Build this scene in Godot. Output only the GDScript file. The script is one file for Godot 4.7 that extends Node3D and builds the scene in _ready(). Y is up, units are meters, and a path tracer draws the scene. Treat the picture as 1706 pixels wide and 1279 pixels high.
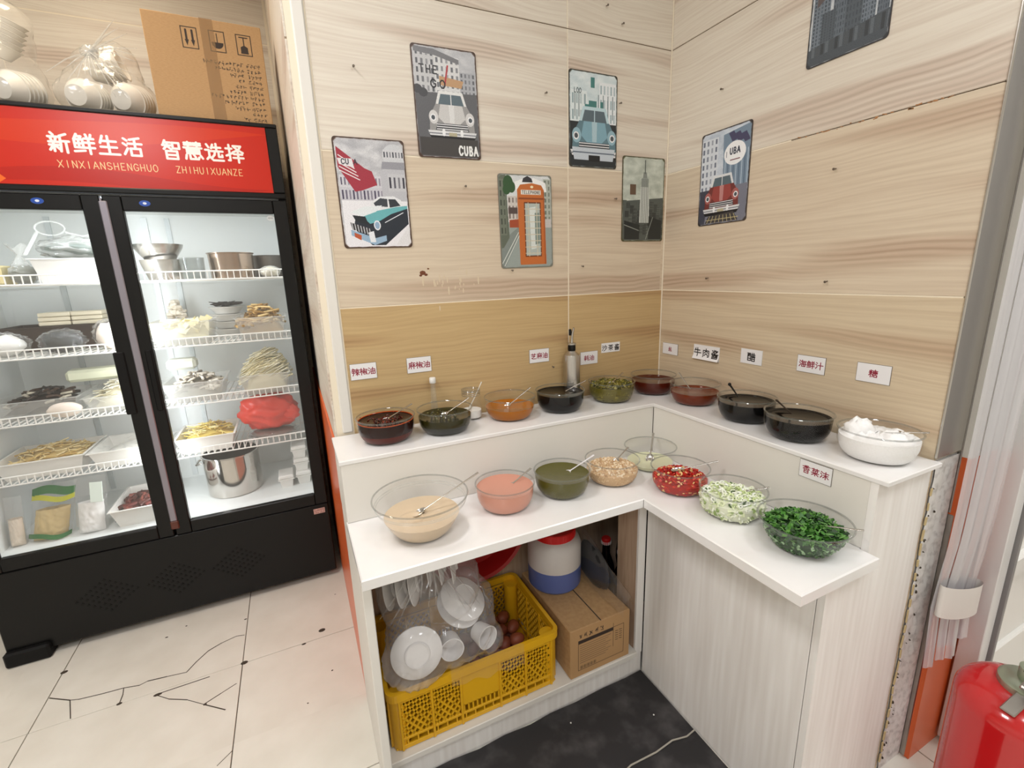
extends Node3D
# A sauce counter in the corner of a small restaurant, with a glass-door refrigerator beside it.
# World: the inner corner of the two panelled walls is x = 0, z = 0; the back wall runs along -x, the right wall along +z; the floor is y = 0.

var M := {}
var taken := {}
var rng := RandomNumberGenerator.new()

func _ready():
	rng.seed = 20417
	camera_and_light()
	make_materials()
	build_floor()
	build_walls()
	build_entrance()
	build_ceiling()
	build_counter()
	build_refrigerator()
	build_refrigerator_food()
	build_on_top()
	build_posters()
	build_cards()
	build_nails()
	build_bowls()
	build_bottles()
	build_under_counter()
	build_extinguisher()

func camera_and_light():
	var c := Camera3D.new()
	c.name = "camera"
	c.position = Vector3(-1.3745, 1.4531, 1.4821)
	c.rotation_degrees = Vector3(-13.468, -24.872, -1.923)
	c.fov = 79.19
	c.near = 0.05
	c.far = 60.0
	add_child(c)
	c.current = true
	var e := Environment.new()
	e.background_mode = Environment.BG_COLOR
	e.background_color = Color(0.62, 0.66, 0.7)
	e.tonemap_mode = Environment.TONE_MAPPER_LINEAR
	e.tonemap_exposure = 0.95
	e.sdfgi_enabled = true
	e.ssao_enabled = true
	e.ssil_enabled = true
	var w := WorldEnvironment.new()
	w.name = "world_environment"
	w.environment = e
	add_child(w)
	# square LED panels set in the ceiling: the one over the refrigerator aisle throws the counter's shadows
	ceiling_panel(Vector3(-2.15, 2.9, 0.55), Vector2(0.5, 0.5), 2.45, Color(1.0, 0.99, 0.99), "square white LED ceiling panel over the refrigerator aisle")
	ceiling_panel(Vector3(-0.75, 2.9, 1.75), Vector2(0.6, 0.6), 1.05, Color(0.985, 0.99, 1.0), "square white LED ceiling panel in front of the sauce counter")
	ceiling_panel(Vector3(-2.6, 2.9, 2.9), Vector2(0.6, 0.6), 3.7, Color(0.985, 0.99, 1.0), "square white LED ceiling panel in the middle of the dining room")
	ceiling_panel(Vector3(0.75, 2.9, 2.0), Vector2(0.6, 0.6), 1.8, Color(0.98, 0.99, 1.0), "square white LED ceiling panel before the entrance")
	ceiling_panel(Vector3(-2.0, 2.9, -0.72), Vector2(0.3, 0.3), 0.6, Color(1.0, 0.93, 0.82), "small warm LED ceiling panel above the refrigerator")

func ceiling_panel(at: Vector3, size: Vector2, energy: float, col: Color, label: String):
	var t = thing("ceiling_light", label, "ceiling light", at, 0.0, "LED panels in the ceiling")
	var st = S(); bx(st, Vector3(0, -0.008, 0), Vector3(size.x + 0.03, 0.016, size.y + 0.03), 0.003)
	put(t, "frame", st, flat(Color(0.93, 0.93, 0.93), 0.4))
	st = S(); bx(st, Vector3(0, -0.0185, 0), Vector3(size.x, 0.004, size.y))
	var g := StandardMaterial3D.new()
	g.albedo_color = Color(0.95, 0.95, 0.95)
	g.emission_enabled = true
	g.emission = col
	g.emission_energy_multiplier = 3.0
	put(t, "lamp_diffuser", st, g)
	var l := AreaLight3D.new()
	l.name = "panel_light"
	l.area_size = size
	l.light_color = col
	l.light_energy = energy
	l.area_range = 14.0
	l.shadow_enabled = true
	l.position = Vector3(0, -0.026, 0)
	l.rotation_degrees = Vector3(-90, 0, 0)
	t.add_child(l)

# ---------------------------------------------------------------- naming
func numbered(called: String) -> String:
	if not taken.has(called):
		taken[called] = 0
		return called
	taken[called] += 1
	return "%s_%03d" % [called, taken[called]]

func tag(o, label := "", category := "", group := "", kind := ""):
	if label: o.set_meta("label", label)
	if category: o.set_meta("category", category)
	if group: o.set_meta("group", group)
	if kind: o.set_meta("kind", kind)
	return o

func thing(called: String, label: String, category: String, at := Vector3.ZERO, turn := 0.0, group := "") -> Node3D:
	var o := Node3D.new()
	o.name = numbered(called)
	add_child(o)
	o.position = at
	o.rotation.y = turn
	tag(o, label, category, group)
	return o

func setting(called: String, label: String, category: String) -> Node3D:
	var o = thing(called, label, category)
	o.set_meta("kind", "structure")
	return o

func put(parent, called: String, st, m, at := Vector3.ZERO, label := "", kind := "") -> MeshInstance3D:
	var o := MeshInstance3D.new()
	o.name = called
	o.mesh = mesh_of(st)
	o.material_override = m
	o.position = at
	o.cast_shadow = GeometryInstance3D.SHADOW_CASTING_SETTING_ON
	parent.add_child(o, true)
	if label: o.set_meta("label", label)
	if kind: o.set_meta("kind", kind)
	return o

func mesh_of(st):
	if st is Mesh: return st
	st.generate_normals()
	return st.commit()

# ---------------------------------------------------------------- shapes
func S() -> SurfaceTool:
	var st := SurfaceTool.new()
	st.begin(Mesh.PRIMITIVE_TRIANGLES)
	st.set_smooth_group(-1)
	return st

func v3(st, p: Vector3, uv := Vector2.ZERO):
	st.set_uv(uv)
	st.add_vertex(p)

func flat_uv(p: Vector3, n: Vector3) -> Vector2:
	var a := n.abs()
	p.x += uv_shift.x; p.z += uv_shift.x; p.y += uv_shift.y
	if a.y >= a.x and a.y >= a.z: return Vector2(p.x, p.z)
	if a.x >= a.z: return Vector2(p.z, -p.y)
	return Vector2(p.x, -p.y)

# a flat face whose front looks along "out"
func face(st, pts: Array, out: Vector3, uvs := []):
	var n: Vector3 = (pts[2] - pts[0]).cross(pts[1] - pts[0])
	var q := pts
	var w := uvs
	if n.dot(out) < 0.0:
		q = pts.duplicate(); q.reverse()
		w = uvs.duplicate(); w.reverse()
	for i in range(1, q.size() - 1):
		for k in [0, i, i + 1]:
			v3(st, q[k], w[k] if w.size() else flat_uv(q[k], out))

func bx(st, c: Vector3, s: Vector3, b := 0.0, basis := Basis.IDENTITY):
	var h := s * 0.5
	b = minf(b, minf(h.x, minf(h.y, h.z)) * 0.95)
	var P := func(k: Vector3, axis: int) -> Vector3:
		var p := Vector3(k.x * (h.x - b), k.y * (h.y - b), k.z * (h.z - b))
		p[axis] = k[axis] * h[axis]
		return c + basis * p
	for axis in 3:
		var u := (axis + 1) % 3
		var v := (axis + 2) % 3
		for s1 in [-1.0, 1.0]:
			var pts := []
			for q in [[-1, -1], [1, -1], [1, 1], [-1, 1]]:
				var k := Vector3.ZERO
				k[axis] = s1; k[u] = q[0]; k[v] = q[1]
				pts.append(P.call(k, axis))
			var out := Vector3.ZERO
			out[axis] = s1
			face(st, pts, basis * out)
			if b > 0.0:
				for s2 in [-1.0, 1.0]:
					var ka := Vector3.ZERO
					ka[axis] = s1; ka[u] = s2; ka[v] = -1.0
					var kb := ka
					kb[v] = 1.0
					var o2 := Vector3.ZERO
					o2[axis] = s1; o2[u] = s2
					face(st, [P.call(ka, axis), P.call(kb, axis), P.call(kb, u), P.call(ka, u)], basis * o2)
	if b > 0.0:
		for i in 8:
			var k := Vector3(-1.0 if i & 1 else 1.0, -1.0 if i & 2 else 1.0, -1.0 if i & 4 else 1.0)
			face(st, [P.call(k, 0), P.call(k, 1), P.call(k, 2)], basis * k)

# box between two corners
func bb(st, lo: Vector3, hi: Vector3, b := 0.0):
	bx(st, (lo + hi) * 0.5, (hi - lo).abs(), b)

# profile of (radius, height) turned about y; runs from the bottom centre outwards and up for an outside
func lathe(st, prof: Array, seg := 40, at := Vector3.ZERO, sx := 1.0, sz := 1.0, basis := Basis.IDENTITY):
	var g := 0
	for i in prof.size() - 1:
		var a: Vector2 = prof[i]
		var b: Vector2 = prof[i + 1]
		if a.distance_to(b) < 1e-6: continue
		if i > 0:
			var d0: Vector2 = (a - prof[i - 1]).normalized()
			if d0.dot((b - a).normalized()) < 0.8: g += 1
		st.set_smooth_group(g)
		var nd := Vector2(b.y - a.y, -(b.x - a.x))
		for k in seg:
			var t0 := TAU * k / seg
			var t1 := TAU * ((k + 1) % seg) / seg
			var r0 := Vector3(cos(t0) * sx, 0, sin(t0) * sz)
			var r1 := Vector3(cos(t1) * sx, 0, sin(t1) * sz)
			var pts := []
			pts.append(at + basis * (r0 * a.x + Vector3(0, a.y, 0)))
			if a.x > 1e-6: pts.append(at + basis * (r1 * a.x + Vector3(0, a.y, 0)))
			if b.x > 1e-6: pts.append(at + basis * (r1 * b.x + Vector3(0, b.y, 0)))
			pts.append(at + basis * (r0 * b.x + Vector3(0, b.y, 0)))
			if pts.size() < 3: continue
			face(st, pts, basis * ((r0 + r1) * 0.5 * nd.x + Vector3(0, nd.y, 0)))
	st.set_smooth_group(-1)

func tube(st, pts: Array, r, seg := 8, flat_y := 1.0):
	var n := pts.size()
	var up := Vector3.UP
	var t0: Vector3 = (pts[1] - pts[0]).normalized()
	if absf(t0.dot(up)) > 0.95: up = Vector3.RIGHT
	var rings := []
	for i in n:
		var t: Vector3 = (pts[mini(i + 1, n - 1)] - pts[maxi(i - 1, 0)]).normalized()
		var s := t.cross(up).normalized()
		up = s.cross(t).normalized()
		var rad: float = r[i] if r is Array else r
		var ring := []
		for k in seg:
			var a := TAU * k / seg
			ring.append(pts[i] + (s * cos(a) + up * sin(a) * flat_y) * rad)
		rings.append(ring)
	st.set_smooth_group(0)
	for i in n - 1:
		for k in seg:
			var l := (k + 1) % seg
			var mid: Vector3 = (rings[i][k] + rings[i][l]) * 0.5 - pts[i]
			face(st, [rings[i][k], rings[i][l], rings[i + 1][l], rings[i + 1][k]], mid)
	st.set_smooth_group(-1)
	face(st, rings[0], pts[0] - pts[1])
	face(st, rings[n - 1], pts[n - 1] - pts[n - 2])

# lumpy closed body
func blob(st, c: Vector3, rad: Vector3, amp: float, freq: float, sd: int, nu := 26, nv := 16, floor_y := -1e9, pinch := 0.0):
	var f := FastNoiseLite.new()
	f.seed = sd
	f.frequency = freq
	f.fractal_octaves = 3
	var g := []
	for j in nv + 1:
		var row := []
		var th := PI * j / nv
		for i in nu:
			var ph := TAU * i / nu
			var d := Vector3(sin(th) * cos(ph), cos(th), sin(th) * sin(ph))
			var k := 1.0 + amp * f.get_noise_3dv(d)
			var p := d * k * rad
			if pinch > 0.0 and d.y > 0.0: p.x *= 1.0 - pinch * d.y * d.y; p.z *= 1.0 - pinch * d.y * d.y
			p += c
			p.y = maxf(p.y, floor_y)
			row.append(p)
		g.append(row)
	st.set_smooth_group(0)
	for j in nv:
		for i in nu:
			var l := (i + 1) % nu
			var q := []
			if j > 0: q.append(g[j][i]); q.append(g[j][l])
			else: q.append(g[0][0])
			if j < nv - 1: q.append(g[j + 1][l]); q.append(g[j + 1][i])
			else: q.append(g[nv][0])
			var mid := Vector3.ZERO
			for p in q: mid += p
			face(st, q, mid / q.size() - c)
	st.set_smooth_group(-1)

# a surface of nx by ny cells; f gives the point for (u, v) in 0..1
func sheet(st, nx: int, ny: int, f: Callable, out: Vector3, smooth := true):
	if smooth: st.set_smooth_group(0)
	var g := []
	for j in ny + 1:
		var row := []
		for i in nx + 1: row.append(f.call(float(i) / nx, float(j) / ny))
		g.append(row)
	for j in ny:
		for i in nx:
			var a: Vector3 = g[j][i]; var b: Vector3 = g[j][i + 1]; var c: Vector3 = g[j + 1][i + 1]; var d: Vector3 = g[j + 1][i]
			var ua := Vector2(float(i) / nx, float(j) / ny)
			var ub := Vector2(float(i + 1) / nx, float(j + 1) / ny)
			if out == Vector3.ZERO:
				for q in [[a, ua], [b, Vector2(ub.x, ua.y)], [c, ub], [a, ua], [c, ub], [d, Vector2(ua.x, ub.y)]]: v3(st, q[0], q[1])
			else:
				face(st, [a, b, c, d], out, [ua, Vector2(ub.x, ua.y), ub, Vector2(ua.x, ub.y)])
	st.set_smooth_group(-1)

# outline in the plane, given thickness: prism(points in xy, z from .. to)
func prism(st, pts: Array, z0: float, z1: float):
	var poly := PackedVector2Array(pts)
	var ids := Geometry2D.triangulate_polygon(poly)
	for i in range(0, ids.size(), 3):
		for z in [z0, z1]:
			var t := []
			for k in 3: t.append(Vector3(poly[ids[i + k]].x, poly[ids[i + k]].y, z))
			face(st, t, Vector3(0, 0, 1 if z == z1 else -1))
	var cw := Geometry2D.is_polygon_clockwise(poly)
	for i in poly.size():
		var a := poly[i]
		var b := poly[(i + 1) % poly.size()]
		var o := Vector3(b.y - a.y, a.x - b.x, 0) * (-1.0 if cw else 1.0)
		face(st, [Vector3(a.x, a.y, z0), Vector3(b.x, b.y, z0), Vector3(b.x, b.y, z1), Vector3(a.x, a.y, z1)], o)

# small rounded-corner rectangle outline
func rounded(w: float, h: float, r: float, n := 4) -> Array:
	var out := []
	for q in [[1, 1, 0], [-1, 1, 90], [-1, -1, 180], [1, -1, 270]]:
		for k in n + 1:
			var a := deg_to_rad(q[2] + 90.0 * k / n)
			out.append(Vector2(q[0] * (w * 0.5 - r) + r * cos(a), q[1] * (h * 0.5 - r) + r * sin(a)))
	return out

# open-topped tray standing at y = 0: outer top size, tapering to the foot
func tray(st, w: float, d: float, h: float, taper := 0.82, t := 0.003):
	var lip := 0.006
	var q := func(k: float, inset: float, y: float) -> Array:
		return [Vector3(-w * 0.5 * k + inset, y, -d * 0.5 * k + inset), Vector3(w * 0.5 * k - inset, y, -d * 0.5 * k + inset), Vector3(w * 0.5 * k - inset, y, d * 0.5 * k - inset), Vector3(-w * 0.5 * k + inset, y, d * 0.5 * k - inset)]
	var o0: Array = q.call(taper, 0.0, 0.0); var o1: Array = q.call(1.0, 0.0, h)
	var i0: Array = q.call(taper, t, t); var i1: Array = q.call(1.0, t, h)
	var l0: Array = q.call(1.0, -lip, h); var l1: Array = q.call(1.0, -lip, h - 0.003)
	face(st, o0, Vector3.DOWN); face(st, i0, Vector3.UP)
	for k in 4:
		var n := (k + 1) % 4
		var out: Vector3 = (o1[k] + o1[n]) * 0.5
		out.y = 0
		face(st, [o0[k], o0[n], o1[n], o1[k]], out); face(st, [i0[k], i0[n], i1[n], i1[k]], -out)
		face(st, [i1[k], i1[n], l0[n], l0[k]], Vector3.UP); face(st, [l0[k], l0[n], l1[n], l1[k]], out); face(st, [o1[k], o1[n], l1[n], l1[k]], Vector3.DOWN)

# one small flat chip, turned at random
func chip(st, at: Vector3, size: Vector3, col: Color):
	st.set_color(col)
	var b := Basis.from_euler(Vector3(rng.randf_range(-1, 1), rng.randf_range(0, TAU), rng.randf_range(-1, 1)))
	bx(st, at, size, 0.0, b)

# a curved shred or stalk of three segments
func shred(st, at: Vector3, length: float, r: float, tilt: float, col: Color, bend := 0.3, seg := 5):
	st.set_color(col)
	var a := rng.randf_range(0, TAU)
	var d := Vector3(cos(a) * cos(tilt), sin(tilt), sin(a) * cos(tilt))
	var s := d.cross(Vector3.UP).normalized()
	var pts := []
	for k in 4:
		var t := k / 3.0 - 0.5
		pts.append(at + d * length * t + (s * rng.randf_range(-1, 1) + Vector3.UP * (0.25 - t * t)) * length * bend * 0.5)
	tube(st, pts, r, seg)

# a film drawn tight round balls (centre, radius): star-shaped about c
func shrink_film(st, c: Vector3, balls: Array, margin: float, amp: float, sd: int, nu := 56, nv := 34, lo := Vector3(-99, -99, -99), hi := Vector3(99, 99, 99)):
	var f := noise(sd, 1.0, 4)
	sheet(st, nu, nv, func(u, v):
		var a = TAU * u; var th = PI * v
		var d = Vector3(sin(th) * cos(a), cos(th), sin(th) * sin(a))
		var r := 0.0
		for b in balls:
			var q: Vector3 = b[0] - c
			var k: float = d.dot(q)
			var w: float = b[1] * b[1] - q.length_squared() + k * k
			if w >= 0.0: r = maxf(r, k + sqrt(w))
			r = maxf(r, 0.80 * (k + b[1]))
		r += margin + amp * absf(f.get_noise_3dv(d * 2.2)) + amp * 0.6 * absf(f.get_noise_3d(cos(a) * 8.0, d.y * 2.0, sin(a) * 8.0)) * sin(th)
		return (c + d * r).clamp(lo, hi), Vector3.ZERO)

# ---------------------------------------------------------------- materials
func flat(c: Color, rough := 0.6, metal := 0.0, spec := 0.5) -> StandardMaterial3D:
	var m := StandardMaterial3D.new()
	m.albedo_color = c
	m.roughness = rough
	m.metallic = metal
	m.metallic_specular = spec
	return m

func rgb(r, g, b) -> Color: return Color(r / 255.0, g / 255.0, b / 255.0)

func lin(r, g, b) -> Color: return Color(r / 255.0, g / 255.0, b / 255.0).srgb_to_linear()

func pane(c: Color, alpha: float, rough := 0.02) -> StandardMaterial3D:
	var m := flat(c, rough)
	m.transparency = BaseMaterial3D.TRANSPARENCY_ALPHA
	m.albedo_color.a = alpha
	m.cull_mode = BaseMaterial3D.CULL_DISABLED
	return m

func tinted(rough := 0.6, spec := 0.5) -> StandardMaterial3D:
	var m := flat(Color.WHITE, rough, 0.0, spec)
	m.vertex_color_use_as_albedo = true
	return m

func tex(img: Image) -> ImageTexture:
	img.generate_mipmaps()
	return ImageTexture.create_from_image(img)

func printed(img: Image, rough := 0.5) -> StandardMaterial3D:
	var m := flat(Color.WHITE, rough)
	m.albedo_texture = tex(img)
	return m

func noise(sd: int, freq: float, oct := 3) -> FastNoiseLite:
	var f := FastNoiseLite.new()
	f.seed = sd
	f.frequency = freq
	f.noise_type = FastNoiseLite.TYPE_SIMPLEX_SMOOTH
	f.fractal_octaves = oct
	return f

# pale ash laminate with long horizontal grain: 2 m by 1 m
func wood_image(w: int, h: int, base: Color, dark: Color, red: Color) -> Image:
	var img := Image.create(w, h, false, Image.FORMAT_RGB8)
	var wide := noise(3, 1.0, 2); var warp := noise(5, 1.0, 3); var fine := noise(7, 1.0, 2); var pore := noise(11, 1.0, 2)
	for y in h:
		var v := float(y) / h
		for x in w:
			var u := 2.0 * x / w
			var e := minf(1.0, minf(u, 2.0 - u) * 8.0)
			var b := wide.get_noise_2d(u * 0.55, v * 6.5)
			var q := v + warp.get_noise_2d(u * 0.9, v * 2.2) * 0.032 * e
			var ring := 0.5 + 0.5 * sin(q * 430.0 + 7.0 * wide.get_noise_2d(u * 0.4 + 9.0, v * 3.0))
			var f := fine.get_noise_2d(u * 1.6, q * 95.0)
			var p := pore.get_noise_2d(u * 9.0, v * 300.0)
			var band := smoothstep(0.08, 0.55, b)
			var t := clampf(0.10 + band * (0.40 * ring + 0.20) + f * 0.20 + p * 0.07, 0.0, 1.0)
			var c := base.lerp(dark, t)
			c = c.lerp(red, clampf(band * 0.35 * (1.0 - ring), 0.0, 0.5))
			img.set_pixel(x, y, c)
	return img

# whitish laminate with fine upright grain
func fine_grain_image(n: int, a: Color, b: Color) -> Image:
	var img := Image.create(n, n, false, Image.FORMAT_RGB8)
	var f := noise(21, 1.0, 2); var g := noise(23, 1.0, 3)
	for y in n:
		for x in n:
			var u := float(x) / n
			var v := float(y) / n
			var k := 0.35 + 0.42 * f.get_noise_2d(u * 95.0, v * 4.0) + 0.35 * g.get_noise_2d(u * 16.0, v * 2.0)
			img.set_pixel(x, y, a.lerp(b, clampf(k, 0, 1)))
	return img

func speckle_image(n: int, a: Color, b: Color, freq: float, sd: int, bias := 0.5, gain := 1.0) -> Image:
	var img := Image.create(n, n, false, Image.FORMAT_RGB8)
	var f := noise(sd, 1.0, 5)
	for y in n:
		for x in n:
			var k := bias + gain * f.get_noise_2d(freq * x / n, freq * y / n)
			img.set_pixel(x, y, a.lerp(b, clampf(k, 0, 1)))
	return img

func triplanar(m: StandardMaterial3D, scale: float) -> StandardMaterial3D:
	m.uv1_triplanar = true
	m.uv1_world_triplanar = true
	m.uv1_scale = Vector3.ONE * scale
	return m

func make_materials():
	M.wood = printed(wood_image(1536, 768, rgb(228, 219, 204), rgb(178, 156, 138), rgb(204, 178, 162)), 0.42)
	M.wood.uv1_scale = Vector3(0.5, 1.0, 1.0)
	M.wood_warm_shaded = M.wood.duplicate()
	M.wood_warm_shaded.albedo_color = rgb(224, 200, 156)  # low back row: yellower board tone plus the dimmer light, put into colour
	M.wood_tan_shaded = M.wood.duplicate()
	M.wood_tan_shaded.albedo_color = rgb(238, 227, 208)  # low right row: weaker light down there carried by a darker tint
	M.wood_mid_shaded = M.wood.duplicate()
	M.wood_mid_shaded.albedo_color = rgb(243, 234, 222)  # second row: slight falloff of light put into the tint
	M.bead = flat(rgb(240, 228, 205), 0.5)
	M.seam = flat(rgb(92, 74, 58), 0.9)
	M.white_top = triplanar(printed(speckle_image(256, rgb(240, 238, 236), rgb(230, 227, 223), 5.0, 31, 0.3, 0.8), 0.22), 0.7)
	M.white_grain = triplanar(printed(fine_grain_image(512, rgb(247, 244, 240), rgb(228, 222, 216)), 0.45), 0.55)
	M.white_board = flat(rgb(229, 225, 217), 0.45)
	M.bare_wood = triplanar(printed(fine_grain_image(256, rgb(200, 174, 150), rgb(168, 138, 114)), 0.6), 1.2)
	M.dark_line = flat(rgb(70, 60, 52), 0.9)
	M.tile = triplanar(printed(speckle_image(512, rgb(232, 228, 217), rgb(224, 219, 207), 6.0, 41, 0.5, 0.9), 0.2), 0.8)
	M.grout = flat(rgb(92, 82, 70), 0.9)
	M.dirt = flat(rgb(66, 57, 47), 0.95)
	M.orange = flat(rgb(228, 104, 48), 0.3)
	M.paint = flat(rgb(236, 232, 224), 0.8)
	M.plaster = triplanar(printed(speckle_image(512, rgb(230, 227, 223), rgb(166, 160, 156), 18.0, 51, 0.05, 0.9), 0.9), 1.6)
	M.steel = flat(rgb(196, 193, 188), 0.26, 1.0)
	M.steel_dull = flat(rgb(178, 174, 168), 0.36, 1.0)
	M.spoon = flat(rgb(205, 203, 200), 0.16, 1.0)
	M.black = flat(rgb(9, 9, 9), 0.36, 0.0, 0.4)
	M.black_soft = flat(rgb(13, 13, 13), 0.6, 0.0, 0.35)
	M.mat_rubber = triplanar(printed(speckle_image(512, rgb(40, 38, 39), rgb(92, 88, 88), 7.0, 61, 0.12, 0.9), 0.75), 1.1)
	M.liner = flat(rgb(232, 235, 233), 0.4)
	M.wire = flat(rgb(240, 238, 232), 0.4)
	M.white_plastic = flat(rgb(238, 236, 231), 0.35)
	M.tray_white = flat(rgb(232, 229, 222), 0.45)
	M.carton = triplanar(printed(speckle_image(256, rgb(196, 158, 112), rgb(182, 143, 98), 30.0, 71, 0.5, 0.8), 0.75), 1.5)
	M.film = pane(Color(0.9, 0.9, 0.9), 0.05, 0.10)
	M.film_milky = pane(Color(0.9, 0.9, 0.88), 0.22, 0.2)
	M.glass = pane(Color(0.45, 0.5, 0.48), 0.012, 0.01)
	M.glass.metallic_specular = 0.33
	M.glass_edge = pane(Color(0.36, 0.40, 0.38), 0.24, 0.03)
	M.glass_bead = pane(Color(0.7, 0.74, 0.72), 0.10, 0.02)
	M.door_glass = pane(Color(0.5, 0.55, 0.56), 0.03, 0.01)
	M.chopped = tinted(0.45)
	M.dry = tinted(0.75)
	M.red_plastic = flat(rgb(214, 34, 34), 0.3)

# ---------------------------------------------------------------- drawing flat print
func fill_poly(img: Image, pts: Array, c: Color):
	var y0 := 1e9; var y1 := -1e9
	for p in pts: y0 = minf(y0, p.y); y1 = maxf(y1, p.y)
	for y in range(maxi(0, int(floor(y0))), mini(img.get_height() - 1, int(ceil(y1))) + 1):
		var xs := []
		var yy := y + 0.5
		for i in pts.size():
			var a: Vector2 = pts[i]; var b: Vector2 = pts[(i + 1) % pts.size()]
			if (a.y <= yy) != (b.y <= yy): xs.append(a.x + (yy - a.y) / (b.y - a.y) * (b.x - a.x))
		xs.sort()
		for i in range(0, xs.size() - 1, 2):
			var x0 := int(round(xs[i])); var x1 := int(round(xs[i + 1]))
			if x1 > x0: img.fill_rect(Rect2i(x0, y, x1 - x0, 1), c)

func fill_oval(img: Image, c: Vector2, r: Vector2, col: Color, n := 28):
	var pts := []
	for k in n: pts.append(c + Vector2(cos(TAU * k / n) * r.x, sin(TAU * k / n) * r.y))
	fill_poly(img, pts, col)

func ink(img: Image, a: Vector2, b: Vector2, w: float, col: Color):
	var lo := Vector2(minf(a.x, b.x), minf(a.y, b.y)) - Vector2.ONE * (w + 1)
	var hi := Vector2(maxf(a.x, b.x), maxf(a.y, b.y)) + Vector2.ONE * (w + 1)
	var ab := b - a
	var l := maxf(ab.length_squared(), 1e-6)
	for y in range(maxi(0, int(lo.y)), mini(img.get_height() - 1, int(hi.y)) + 1):
		for x in range(maxi(0, int(lo.x)), mini(img.get_width() - 1, int(hi.x)) + 1):
			var p := Vector2(x + 0.5, y + 0.5)
			var t := clampf((p - a).dot(ab) / l, 0.0, 1.0)
			var k := clampf(w * 0.5 + 0.5 - p.distance_to(a + ab * t), 0.0, 1.0)
			if k > 0.0: img.set_pixel(x, y, img.get_pixel(x, y).lerp(col, k))

func strokes(img: Image, glyph: String, at: Vector2, size: Vector2, w: float, col: Color):
	for s in glyph.split("/"):
		var last = null
		for q in s.strip_edges().split(" ", false):
			var xy := q.split(",")
			var p := at + Vector2(float(xy[0]) / 20.0 * size.x, float(xy[1]) / 20.0 * size.y)
			if last != null: ink(img, last, p, w, col)
			last = p

func write(img: Image, text: String, at: Vector2, size: Vector2, step: float, w: float, col: Color):
	for i in text.length():
		if G.has(text[i]): strokes(img, G[text[i]], at + Vector2(step * i, 0), size, w, col)

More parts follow.
